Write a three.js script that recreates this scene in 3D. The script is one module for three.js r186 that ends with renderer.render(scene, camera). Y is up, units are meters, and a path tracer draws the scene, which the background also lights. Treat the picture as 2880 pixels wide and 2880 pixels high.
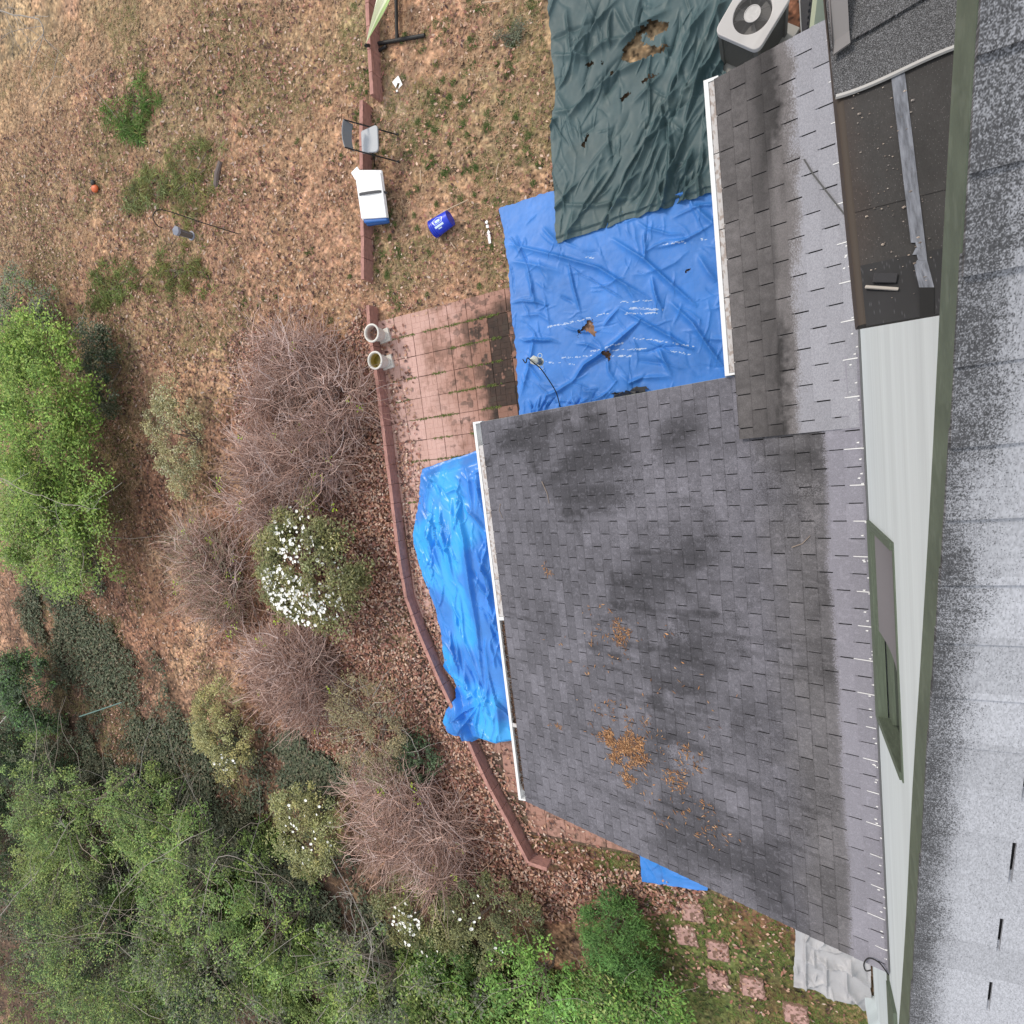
import * as THREE from 'three';
import { mergeGeometries } from 'three/addons/utils/BufferGeometryUtils.js';
import { RoundedBoxGeometry } from 'three/addons/geometries/RoundedBoxGeometry.js';

// ---------------------------------------------------------------- camera, sky, sun, exposure
const scene = new THREE.Scene();
const camera = new THREE.PerspectiveCamera(86.14, 1, 0.05, 2000);
camera.position.set(0, 9, 0);
camera.up.set(0.05959, -0.14345, -0.98786);
camera.lookAt(-0.42734, 9 - 0.89802, 0.10463);
const renderer = new THREE.WebGLRenderer({ antialias: true });
renderer.toneMapping = THREE.LinearToneMapping;
renderer.toneMappingExposure = 1.45;
renderer.shadowMap.enabled = true;
{ // overcast sky: a little brighter overhead
  const w = 64, h = 32, d = new Float32Array(w * h * 4);
  for (let j = 0; j < h; j++) for (let i = 0; i < w; i++) {
    const el = Math.sin(((j + 0.5) / h - 0.5) * Math.PI);
    const l = 0.4 + 0.52 * Math.max(0, el), k = (j * w + i) * 4;
    d[k] = l * 0.97; d[k + 1] = l; d[k + 2] = l * 1.05; d[k + 3] = 1;
  }
  const t = new THREE.DataTexture(d, w, h, THREE.RGBAFormat, THREE.FloatType);
  t.mapping = THREE.EquirectangularReflectionMapping; t.magFilter = t.minFilter = THREE.LinearFilter; t.needsUpdate = true;
  scene.background = t; scene.environment = t;
}
const sun = new THREE.DirectionalLight(0xfff4e6, 1.5);
sun.position.set(-18, 22, -14); sun.target.position.set(-4, 0, 1);
sun.castShadow = true; sun.shadow.radius = 22; sun.shadow.mapSize.set(2048, 2048);
Object.assign(sun.shadow.camera, { left: -26, right: 26, top: 26, bottom: -26, near: 1, far: 80 });
scene.add(sun, sun.target);

// ---------------------------------------------------------------- helpers
function rng(a) { return () => { a |= 0; a = a + 0x6D2B79F5 | 0; let t = Math.imul(a ^ a >>> 15, 1 | a); t = t + Math.imul(t ^ t >>> 7, 61 | t) ^ t; return ((t ^ t >>> 14) >>> 0) / 4294967296; }; }
const rnd = rng(7);
const R = (a, b) => a + (b - a) * rnd();
const clamp = (x, a = 0, b = 1) => Math.min(b, Math.max(a, x));
const sm = (a, b, x) => { const t = clamp((x - a) / (b - a)); return t * t * (3 - 2 * t); };
const mix = (a, b, t) => a + (b - a) * t;
const mix3 = (a, b, t) => [mix(a[0], b[0], t), mix(a[1], b[1], t), mix(a[2], b[2], t)];
function hash(i, j) { let h = Math.imul(i, 374761393) + Math.imul(j, 668265263) | 0; h = Math.imul(h ^ h >>> 13, 1274126177); return ((h ^ h >>> 16) >>> 0) / 4294967296; }
function noise(x, y) { const i = Math.floor(x), j = Math.floor(y), u = x - i, v = y - j, a = u * u * (3 - 2 * u), b = v * v * (3 - 2 * v);
  return mix(mix(hash(i, j), hash(i + 1, j), a), mix(hash(i, j + 1), hash(i + 1, j + 1), a), b); }
function fbm(x, y, o = 4) { let s = 0, a = 0.5, n = 0; for (let k = 0; k < o; k++) { s += a * noise(x, y); n += a; a *= 0.5; x = x * 2.03 + 17.1; y = y * 2.03 + 5.7; } return s / n; }
const V = (x, y, z) => new THREE.Vector3(x, y, z);
const LUT = new Uint8Array(4097); for (let i = 0; i <= 4096; i++) { const c = i / 4096; LUT[i] = Math.round(255 * (c <= 0.0031308 ? c * 12.92 : 1.055 * Math.pow(c, 1 / 2.4) - 0.055)); }
function tex(w, h, fn, wrap) { // fn(x,y) -> linear rgb
  const d = new Uint8Array(w * h * 4);
  for (let j = 0; j < h; j++) for (let i = 0; i < w; i++) { const c = fn(i, j), k = (j * w + i) * 4; for (let n = 0; n < 3; n++) d[k + n] = LUT[Math.round(clamp(c[n]) * 4096)]; d[k + 3] = 255; }
  const t = new THREE.DataTexture(d, w, h); t.colorSpace = THREE.SRGBColorSpace; t.magFilter = THREE.LinearFilter; t.minFilter = THREE.LinearMipmapLinearFilter; t.generateMipmaps = true;
  if (wrap) t.wrapS = t.wrapT = THREE.RepeatWrapping; t.needsUpdate = true; return t;
}
function grey(w, h, fn) { const t = tex(w, h, (i, j) => { const g = fn(i, j); return [g, g, g]; }, true); t.colorSpace = THREE.NoColorSpace; return t; }
const lin = (r, g, b) => new THREE.Color().setRGB(r, g, b);
function mat(r, g, b, rough = 0.9, more = {}) { return new THREE.MeshStandardMaterial({ color: lin(r, g, b), roughness: rough, side: THREE.DoubleSide, ...more }); }
const taken = {};
function numbered(n) { taken[n] = (taken[n] || 0) + 1; return taken[n] === 1 ? n : n + '_' + String(taken[n] - 1).padStart(3, '0'); }
function setup(o) { o.castShadow = o.receiveShadow = true; return o; }
function part(name, geo, m, parent) { const o = setup(new THREE.Mesh(geo, m)); o.name = name; parent.add(o); return o; }
function thing(name, label, category, pos = [0, 0, 0], turn = 0, group) { const o = new THREE.Group(); o.name = numbered(name); o.position.set(...pos); o.rotation.y = turn; o.userData = { label, category }; if (group) o.userData.group = group; scene.add(o); return o; }
function single(name, geo, m, label, category, group) { const o = part(numbered(name), geo, m, scene); o.userData = { label, category }; if (group) o.userData.group = group; return o; }
function setting(name, geo, m) { const o = geo ? setup(new THREE.Mesh(geo, m)) : new THREE.Group(); o.name = numbered(name); o.userData = { kind: 'structure' }; scene.add(o); return o; }
// triangle soup builder
class MB {
  constructor() { this.p = []; this.u = []; this.c = []; }
  tri(a, b, c, col, ua, ub, uc) { this.p.push(...a, ...b, ...c); if (col) this.c.push(...col, ...col, ...col); if (ua) this.u.push(...ua, ...ub, ...uc); }
  quad(a, b, c, d, col, ua, ub, uc, ud) { this.tri(a, b, c, col, ua, ub, uc); this.tri(a, c, d, col, ua, uc, ud); }
  box8(v, uv) { // v: 8 corners, 0-3 bottom ring, 4-7 top ring; uv(p) optional
    const f = [[4, 5, 6, 7], [0, 1, 5, 4], [1, 2, 6, 5], [2, 3, 7, 6], [3, 0, 4, 7], [3, 2, 1, 0]];
    for (const [a, b, c, d] of f) uv ? this.quad(v[a], v[b], v[c], v[d], null, uv(v[a]), uv(v[b]), uv(v[c]), uv(v[d])) : this.quad(v[a], v[b], v[c], v[d]);
    return this;
  }
  box(x0, x1, y0, y1, z0, z1) { return this.box8([[x0, y0, z0], [x0, y0, z1], [x1, y0, z1], [x1, y0, z0], [x0, y1, z0], [x0, y1, z1], [x1, y1, z1], [x1, y1, z0]]); }
  tube(pts, r0, r1, sides = 3, col) {
    let prev = null; const n = pts.length;
    for (let i = 0; i < n; i++) {
      const a = pts[Math.max(0, i - 1)], b = pts[Math.min(n - 1, i + 1)]; let dx = b[0] - a[0], dy = b[1] - a[1], dz = b[2] - a[2]; const l = Math.hypot(dx, dy, dz) || 1; dx /= l; dy /= l; dz /= l;
      let ux, uy, uz; if (Math.abs(dy) < 0.9) { ux = -dz; uy = 0; uz = dx; } else { ux = 0; uy = dz; uz = -dy; } const ul = Math.hypot(ux, uy, uz) || 1; ux /= ul; uy /= ul; uz /= ul;
      const vx = dy * uz - dz * uy, vy = dz * ux - dx * uz, vz = dx * uy - dy * ux, r = mix(r0, r1, i / (n - 1)), ring = [];
      for (let k = 0; k < sides; k++) { const t = k / sides * Math.PI * 2, c = Math.cos(t) * r, s = Math.sin(t) * r; ring.push([pts[i][0] + ux * c + vx * s, pts[i][1] + uy * c + vy * s, pts[i][2] + uz * c + vz * s]); }
      if (prev) for (let k = 0; k < sides; k++) { const k2 = (k + 1) % sides; this.quad(prev[k], prev[k2], ring[k2], ring[k], col); }
      prev = ring;
    }
    return this;
  }
  leaf(x, y, z, dx, dy, dz, len, wid, col, fold = 0.25) { // a folded diamond along d
    const l = Math.hypot(dx, dy, dz) || 1; dx /= l; dy /= l; dz /= l;
    let sx = -dz, sz = dx; let s = Math.hypot(sx, sz); if (s < 0.2) { sx = 1; sz = 0; s = 1; } sx /= s; sz /= s;
    const t = (rnd() - 0.5) * 1.2, sy = t * 0.6; const mx = x + dx * len * 0.45, my = y + dy * len * 0.45, mz = z + dz * len * 0.45, w = wid / 2, up = w * fold;
    const A = [x, y, z], B = [mx + sx * w, my + sy * w + up, mz + sz * w], C = [x + dx * len, y + dy * len - len * 0.12, z + dz * len], D = [mx - sx * w, my - sy * w + up, mz - sz * w];
    this.tri(A, B, C, col); this.tri(A, C, D, col);
  }
  geo() { const g = new THREE.BufferGeometry(); g.setAttribute('position', new THREE.Float32BufferAttribute(this.p, 3)); if (this.c.length) g.setAttribute('color', new THREE.Float32BufferAttribute(this.c, 3)); if (this.u.length) g.setAttribute('uv', new THREE.Float32BufferAttribute(this.u, 2)); g.computeVertexNormals(); return g; }
}
const VC = new THREE.MeshStandardMaterial({ vertexColors: true, roughness: 0.85, side: THREE.DoubleSide });
const LEAFM = new THREE.MeshStandardMaterial({ vertexColors: true, roughness: 0.7, side: THREE.DoubleSide });
const vary = (c, k = 0.25) => { const f = 1 + (rnd() - 0.5) * 2 * k, h = 1 + (rnd() - 0.5) * k * 0.5; return [c[0] * f * h, c[1] * f, c[2] * f / h]; };
const pick = a => a[Math.floor(rnd() * a.length)];
function inPoly(x, z, P) { let c = false; for (let i = 0, j = P.length - 1; i < P.length; j = i++) { const [a, b] = P[i], [d, e] = P[j]; if ((b > z) !== (e > z) && x < (d - a) * (z - b) / (e - b) + a) c = !c; } return c; }
function segDist(x, z, L) { let m = 1e9; for (let i = 0; i + 1 < L.length; i++) { const [ax, az] = L[i], [bx, bz] = L[i + 1], dx = bx - ax, dz = bz - az, t = clamp(((x - ax) * dx + (z - az) * dz) / (dx * dx + dz * dz)); m = Math.min(m, Math.hypot(x - ax - dx * t, z - az - dz * t)); } return m; }

// ---------------------------------------------------------------- ground
// low garden wall lines (top edge, in metres on plan)
const WALLH = 0.27;
const wallA = [[-5.75,-8.365], [-5.785,-8.044], [-5.875,-7.287], [-5.944,-6.573]];
const wallB = [[-6.183,-6.571], [-6.357,-5.62], [-6.548,-4.44], [-6.693,-3.577]];
const wallC = [[-6.665,-3.104], [-6.705,-2.671], [-6.693,-1.803], [-6.709,-0.689], [-6.723,0.283], [-6.738,0.978], [-6.756,1.618], [-6.731,2.562], [-6.525,3.359], [-6.237,4.194], [-6.021,4.741], [-5.731,5.443], [-5.553,5.976], [-5.282,6.603], [-5.009,7.19], [-4.689,7.916]];
const wallD = [[-4.689,7.916], [-4.294,7.957]];
const yardEdge = [...wallA, ...wallB, ...wallC];
// colour zones of the soil: x, z, radius x, radius z, colour
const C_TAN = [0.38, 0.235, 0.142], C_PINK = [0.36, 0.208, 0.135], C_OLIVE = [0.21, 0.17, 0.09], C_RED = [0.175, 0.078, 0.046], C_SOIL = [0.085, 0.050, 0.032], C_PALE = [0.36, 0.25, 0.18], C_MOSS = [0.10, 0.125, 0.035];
const zones = [
  [-11.392,-9.951, 3.2, 2.2, C_OLIVE, .5], [-7.872,-7.964, 1.6, 1.2, C_OLIVE, .5], [-11.483,-7.694, 1.8, 1.2, C_OLIVE, .7], [-17.682,-7.28, 3, 1.6, C_OLIVE, .6], [-12.109,-5.463, 1.4, .8, C_OLIVE, .6],
  [-15.76,-4.098, 2.6, 1.2, C_OLIVE, .7], [-5.741,-6.305, .45, .6, C_PALE, .9], [-5.479,-3.61, 1.2, .7, C_OLIVE, .45], [-6.282,-4.575, .6, 1, C_OLIVE, .5], [-4.511,-5.577, 1.4, 1.0, C_OLIVE, .55], [-6.075,-7.812, .6, 1.2, C_OLIVE, .8],
  [-3.305,-5.579, .8, 1.4, C_OLIVE, .45], [-3.361,-6.641, .7, .6, C_OLIVE, .4], [-9.221,-0.955, 2.4, 2.6, C_RED, .9], [-7.512,0.123, 1, 3.2, C_RED, 1], [-7.88,2.951, 1.0, 2, C_RED, 1], [-11.311,2.352, 2.6, 2.6, C_RED, .8], [-10.62,5.636, 2.4, 2, C_RED, .8],
  [-7.235,4.099, 1, 1.5, C_OLIVE, .7], [-7.83,5.959, 1.2, 1.2, C_SOIL, .6], [-6.185,7.64, .9, 1.4, C_RED, 1], [-5.353,8.888, 1.6, 1.2, C_RED, .9], [-3.638,7.784, 1.8, .9, C_RED, .9], [-6.167,9.345, 2, 1.2, C_SOIL, .7],
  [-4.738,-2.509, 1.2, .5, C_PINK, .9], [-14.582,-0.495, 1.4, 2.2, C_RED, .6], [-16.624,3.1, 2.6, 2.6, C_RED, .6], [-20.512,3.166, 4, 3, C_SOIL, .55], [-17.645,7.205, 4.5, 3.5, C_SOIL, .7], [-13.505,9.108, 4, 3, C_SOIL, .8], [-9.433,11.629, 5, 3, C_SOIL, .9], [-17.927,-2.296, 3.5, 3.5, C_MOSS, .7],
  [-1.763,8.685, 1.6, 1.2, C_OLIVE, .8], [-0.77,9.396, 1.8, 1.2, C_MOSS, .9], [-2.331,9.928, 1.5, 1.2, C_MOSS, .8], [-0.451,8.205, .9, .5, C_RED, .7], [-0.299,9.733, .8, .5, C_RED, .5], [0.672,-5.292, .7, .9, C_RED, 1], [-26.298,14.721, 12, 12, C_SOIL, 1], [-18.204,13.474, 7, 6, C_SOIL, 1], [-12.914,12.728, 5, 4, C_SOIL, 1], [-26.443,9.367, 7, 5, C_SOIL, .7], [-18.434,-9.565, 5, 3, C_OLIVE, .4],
];
function soil(x, z) {
  let c = mix3(C_TAN, C_PINK, sm(0.35, 0.65, fbm(x * 0.9 + 3, z * 0.9, 3)));
  c = mix3(c, C_OLIVE, 0.5 * sm(0.52, 0.68, fbm(x * 0.8 + 40, z * 0.8 + 9, 4)));
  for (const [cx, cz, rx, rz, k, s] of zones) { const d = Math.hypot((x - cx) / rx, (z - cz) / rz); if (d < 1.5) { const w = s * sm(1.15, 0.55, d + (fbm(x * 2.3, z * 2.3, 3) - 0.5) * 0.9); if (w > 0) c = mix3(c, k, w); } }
  return c;
}
{
  const ax = [], az = [];
  const run = (a, lo, hi, step, far) => { for (const v of [-600, -300, -150, -90, -60]) if (v < lo - 5) a.push(v); for (let v = lo; v <= hi + 1e-6; v += step) a.push(v); for (const v of [40, 60, 90, 150, 300, 600]) if (v > hi + 3) a.push(v); };
  run(ax, -34, 6, 0.11); run(az, -15, 25, 0.11);
  const nx = ax.length, nz = az.length, p = new Float32Array(nx * nz * 3), c = new Float32Array(nx * nz * 3), u = new Float32Array(nx * nz * 2), idx = [];
  for (let j = 0; j < nz; j++) for (let i = 0; i < nx; i++) {
    const k = j * nx + i, x = ax[i], z = az[j], rough = x < -7.2 ? 1 : 0.25;
    p.set([x, -0.012 + rough * 0.05 * (fbm(x * 1.7, z * 1.7, 2) - 0.55) - 0.004, z], k * 3);
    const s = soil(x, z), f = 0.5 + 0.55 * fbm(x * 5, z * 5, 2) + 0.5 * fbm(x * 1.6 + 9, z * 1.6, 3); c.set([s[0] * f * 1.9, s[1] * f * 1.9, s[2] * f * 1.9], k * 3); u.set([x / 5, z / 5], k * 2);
    if (i && j) idx.push(k - nx - 1, k - 1, k - nx, k - nx, k - 1, k);
  }
  const g = new THREE.BufferGeometry(); g.setAttribute('position', new THREE.BufferAttribute(p, 3)); g.setAttribute('color', new THREE.BufferAttribute(c, 3)); g.setAttribute('uv', new THREE.BufferAttribute(u, 2)); g.setIndex(idx); g.computeVertexNormals();
  const N = 1024, S = 5;
  const per = (x, y, f, o) => { // periodic fbm over the tile
    const a = x / N, b = y / N, w1 = sm(0.85, 1, a), w2 = sm(0.85, 1, b), q = (s, t) => fbm(s * f, t * f, o); return mix(mix(q(a, b), q(a - 1, b), w1), mix(q(a, b - 1), q(a - 1, b - 1), w1), w2); };
  const detail = tex(N, N, (x, y) => {
    const a = per(x, y, 26, 3), b = per(y + 300, x, 90, 2), e = per(x, y + 77, 160, 1);
    let v = 0.5 + (a - 0.5) * 0.55 + (b - 0.5) * 0.7; v *= 0.82 + 0.36 * e; const w = sm(0.62, 0.78, b) * 0.25, dk = sm(0.36, 0.2, b) * 0.5;
    const warm = (per(x + 500, y, 60, 2) - 0.5) * 0.3; v = clamp(v + w - dk * v, 0.06, 1); return [v * (1 + warm * 0.5), v, v * (1 - warm * 0.6)];
  }, true);
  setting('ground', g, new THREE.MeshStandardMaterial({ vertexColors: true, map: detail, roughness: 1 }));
}

// ---------------------------------------------------------------- shingle texture and shingles
const W = 0.7267, BY = 3.67, EXPO = 0.127, TAB = 0.305;
// roof frames: edge point (x, y), slope angle; z0..z1
const roofA = { x: -3.52, th: 0.32072, z0: -0.48, z1: 5.09, x1: W };
const roofB = { x: -0.226, th: 0.2743, z0: -3.04, z1: 0.11, x1: W };
for (const r of [roofA, roofB]) { r.y = BY - (r.x1 - r.x) * Math.tan(r.th); r.len = (r.x1 - r.x) / Math.cos(r.th); r.wid = r.z1 - r.z0; r.c = Math.cos(r.th); r.s = Math.sin(r.th);
  r.pt = (s, z, n) => [r.x + s * r.c - n * r.s, r.y + s * r.s + n * r.c, r.z0 + z]; r.uv = p => { const dx = p[0] - r.x, dy = p[1] - r.y; return [(p[2] - r.z0) / r.wid, (dx * r.c + dy * r.s) / r.len]; }; }
// the lean-to in the photo carries black algae, grey washed granules and dust, each with ragged outlines
const blots = (list, z, s, sc = 1) => { let v = 0; for (const [a, b, r, k = 1] of list) { const d = Math.hypot(z - a, s - b) / r; if (d < 1.6) v = Math.max(v, k * sm(1.25, 0.35, d + (fbm(z * 2.6 + a, s * 2.6, 4) - 0.5) * 1.7 * sc + (noise(z * 14, s * 14) - .5) * .35)); } return v; };
const darkA = [[0.33,0.852, .5], [0.788,1.698, .62], [0.43,0.463, .35], [2.006,2.471, .5], [2.923,2.762, .6, 1], [2.144,2.261, .5], [1.696,2.808, .4], [0.38,2.922, .35], [0.832,3.938, .4, .8], [5.089,2.764, .6, .8], [5.048,3.395, .6, .9], [4.052,3.851, .3, .6], [3.886,2.358, .5, .8], [3.129,1.649, .35, .5], [2.674,4.101, .25, .5], [2.568,0.708, .3, .4], [3.519,3.442, .3, .6], [2.033,4.09, .25, .6]];
const paleA = [[2.53,2.6, .17, 1], [2.593,2.79, .12, .7], [3.686,2.139, .12, .8], [4.046,2.571, .2, .9], [4.115,2.843, .16, .5], [1.477,2.126, .22, .5], [1.514,1.686, .12, .7], [1.067,2.499, .5, .4], [1.152,3.449, .6, .35], [1.472,2.585, .3, .4], [5.14,0.905, .6, .35], [3.643,2.997, .3, .4], [1.121,4.009, .12, .9], [1.36,4.017, .1, .7], [3.89,3.52, .5, .3], [4.313,4.021, .5, .25], [2.522,3.457, .4, .3], [5.604,3.024, .4, .3]];
function tabTone(s, z, seed) { const i = Math.floor(s / EXPO), o = (i % 2) * TAB / 2, t = Math.floor((z + o) / TAB); return hash(i * 7 + seed, t * 13 + 5); }
const mapA = tex(2048, 1640, (px, py) => {
  const z = px / 2048 * roofA.wid, s = py / 1640 * roofA.len;
  const g = hash(px, py), g2 = noise(px * 0.45, py * 0.45), tone = tabTone(s, z, 1);
  let v = 0.116 * (0.84 + 0.32 * tone) * (0.75 + 0.5 * fbm(z * 1.6, s * 1.6 + 3, 4));
  const wz = z + (noise(z * 6, s * 2) - .5) * .16, ws = s + (noise(z * 3 + 9, s * 3) - .5) * .3, run = fbm(z * 11, s * 1.6, 4), fine = fbm(z * 26, s * 20, 3);
  let dk = blots(darkA, wz, ws), pl = blots(paleA, wz, ws); dk = clamp(dk * (0.35 + 1.1 * run) * (.75 + .5 * fine) + .45 * sm(.58, .74, run) * sm(.4, .6, fbm(z * 1.1 + 3, s * 1.1, 2)));
  v *= 1 - 0.66 * dk * (0.75 + 0.3 * tone); v *= .82 + .36 * fine;
  const ce = (s / EXPO) % 1; if (ce < .07) v *= .55 + .3 * noise(z * 30, s * 8); v = mix(v, 0.21, 0.75 * pl * sm(0.25, 0.7, g2 * 0.5 + fbm(z * 9, s * 9, 3) * 0.6));  // butt shadow of each course painted into the map as a dark edge line
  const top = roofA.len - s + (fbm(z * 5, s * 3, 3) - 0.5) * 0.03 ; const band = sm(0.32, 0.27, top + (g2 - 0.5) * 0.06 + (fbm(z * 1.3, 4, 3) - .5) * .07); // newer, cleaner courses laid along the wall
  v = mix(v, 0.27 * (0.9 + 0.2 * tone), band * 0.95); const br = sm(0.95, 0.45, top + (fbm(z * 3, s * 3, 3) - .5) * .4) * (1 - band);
  v *= 0.7 + 0.35 * g + 0.35 * g2 * (1 - band * .6); if (g > 0.985) v += 0.12 * (1 - band);
  const sp = sm(0.75, 0.82, noise(px * 0.12 + 90, py * 0.12)) * 0.03; v += sp;
  return [v * (1.0 + 0.03 * br), v * (0.975 + 0.01 * br), v * (1.14 - 0.08 * br)];
});
const mapB = tex(1024, 512, (px, py) => {
  const z = px / 1024 * roofB.wid, s = py / 512 * roofB.len, g = hash(px, py + 999), g2 = noise(px * 0.4, py * 0.4), tone = tabTone(s, z, 2);
  const fine = fbm(z * 24, s * 20, 3); let v = 0.095 * (0.9 + 0.2 * tone) * (0.65 + 0.7 * fbm(z * 2.2 + 9, s * 3, 4)) * (.75 + .5 * fine); if ((s / EXPO) % 1 < .05) v *= .75;  // thin course-edge line: shingle butt shade put into the colour
  const e = s + (fbm(z * 2.5, s * 6, 4) - 0.5) * 0.16 + (z - 1.6) * 0.03; const dusk = sm(0.36, 0.44, e), pale = sm(0.52, 0.6, e + (g2 - .5) * .05);
  const blk = sm(0.24, 0.38, e + (fine - .5) * .12) * sm(0.56, 0.42, e + (fine - .5) * .12) * sm(0.25, 0.6, fbm(z * 1.6 + 7, s * 7, 4)); v *= 1 - 0.5 * blk;
  v = mix(v, 0.16, dusk * 0.7 * (1 - blk)); v = mix(v, 0.29 * (0.92 + 0.16 * tone), pale);
  v *= 0.72 + 0.3 * g + 0.3 * g2;
  return [v * (1.08 - .08 * pale), v, v * (1.02 + .1 * pale)];
});
const bumpG = grey(256, 256, (x, y) => 0.5 * hash(x, y) + 0.5 * noise(x * 0.5, y * 0.5)); 
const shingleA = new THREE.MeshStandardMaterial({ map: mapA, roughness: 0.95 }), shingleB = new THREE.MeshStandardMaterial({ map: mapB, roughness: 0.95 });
const slotM = mat(0.012, 0.012, 0.014, 1);
function tabBox(mb, r, s0, s1, z0, z1, j) { const a = 0.0065, b = 0.0125 + j * 0.0025, c = 0.0005, d = 0.005;
  mb.box8([r.pt(s0, z0, a), r.pt(s0, z1, a), r.pt(s1, z1, c), r.pt(s1, z0, c), r.pt(s0, z0, b), r.pt(s0, z1, b), r.pt(s1, z1, d), r.pt(s1, z0, d)], r.uv); }
function layShingles(r, m, parent, single_) { // the courses nearest the house are single pieces, up to 300
  const courses = Math.ceil(r.len / EXPO - 1e-6), list = [];
  for (let i = courses - 1; i >= 0; i--) {
    const s0 = i * EXPO + (hash(i, 3) - .5) * .004, s1 = Math.min(r.len, (i + 1) * EXPO + 0.022); if (s1 - s0 < 0.02) continue;
    const o = (i % 2) * TAB / 2;
    for (let t = 0; t * TAB - o < r.wid; t++) { const z0 = Math.max(0, t * TAB - o), z1 = Math.min(r.wid, (t + 1) * TAB - o); if (z1 - z0 < 0.03) continue; const w = hash(i + 50, t) * 0.004; list.push([s0, s1, z0 + (z0 > 0 ? 0.004 + w : 0), z1 - (z1 < r.wid ? 0.004 : 0), hash(i, t + 20)]); }
  }
  const rest = new MB();
  list.forEach(([s0, s1, z0, z1, j], k) => { if (k < 300) { const mb = new MB(); tabBox(mb, r, s0, s1, z0, z1, j); part('shingle', mb.geo(), m, parent); } else tabBox(rest, r, s0, s1, z0, z1, j); });
  if (rest.p.length) part('lower_shingles', rest.geo(), m, parent).userData.kind = 'stuff';
}
function slab(r, n0, n1, ds0, ds1, dz) { const mb = new MB(); const s0 = ds0, s1 = r.len + ds1; mb.box8([r.pt(s0, dz, n0), r.pt(s0, r.wid - dz, n0), r.pt(s1, r.wid - dz, n0), r.pt(s1, dz, n0), r.pt(s0, dz, n1), r.pt(s0, r.wid - dz, n1), r.pt(s1, r.wid - dz, n1), r.pt(s1, dz, n1)]); return mb.geo(); }

// ---------------------------------------------------------------- shared building materials
const wallTex = tex(512, 512, (x, y) => { // chalky pale green paint with long rain streaks
  const st = fbm(x * 0.045, y * 0.012 + 3, 4), f = noise(x * 0.6, y * 0.09), k = 0.73 + 0.14 * (st - 0.5) + 0.05 * (f - .5) - 0.05 * sm(0.62, 0.75, fbm(x * 0.02 + 8, y * 0.006, 4)); return [k * 0.9, k * 0.985, k * 1.02]; }, true);
const siding = new THREE.MeshStandardMaterial({ map: wallTex, roughness: 0.8 });
const greenTrim = new THREE.MeshStandardMaterial({ roughness: 0.75, map: tex(256, 256, (x, y) => { const f = fbm(x * 0.05, y * 0.05, 4), g = noise(x * .7, y * .7), w = sm(0.6, 0.75, fbm(x * 0.11 + 9, y * 0.11, 3)) * 0.25; const k = 0.8 + 0.4 * (f - 0.5) + .12 * (g - .5); return mix3([0.135 * k, 0.17 * k, 0.125 * k], [0.2, 0.235, 0.19], w); }, true) });
const whiteMetal = new THREE.MeshStandardMaterial({ color: lin(0.78, 0.79, 0.8), roughness: 0.45 });
const dirtyGuard = new THREE.MeshStandardMaterial({ roughness: 0.8, map: tex(256, 1024, (x, y) => { const f = fbm(x * 0.03, y * 0.03, 4), h = ((x + y) % 12 < 4) ? 0.75 : 1, d = sm(0.42, 0.66, f); const c = mix3([0.58, 0.56, 0.56], [0.38, 0.32, 0.29], d); return [c[0] * h, c[1] * h, c[2] * h]; }, true) });
const blackM = mat(0.012, 0.012, 0.013, 0.6);
function planeQuad(a, b, c, d, uv = [[0, 0], [1, 0], [1, 1], [0, 1]]) { const mb = new MB(); mb.quad(a, b, c, d, null, ...uv); return mb.geo(); }
function wallBox(x0, x1, y0, y1, z0, z1) { const mb = new MB(), uv = p => [p[1] / 2.2 + p[0] / 2.2, p[2] / 5]; mb.box8([[x0, y0, z0], [x0, y0, z1], [x1, y0, z1], [x1, y0, z0], [x0, y1, z0], [x0, y1, z1], [x1, y1, z1], [x1, y1, z0]], uv); return mb.geo(); }
const boxG = (x0, x1, y0, y1, z0, z1) => { const g = new THREE.BoxGeometry(x1 - x0, y1 - y0, z1 - z0); g.translate((x0 + x1) / 2, (y0 + y1) / 2, (z0 + z1) / 2); return g; };

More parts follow.
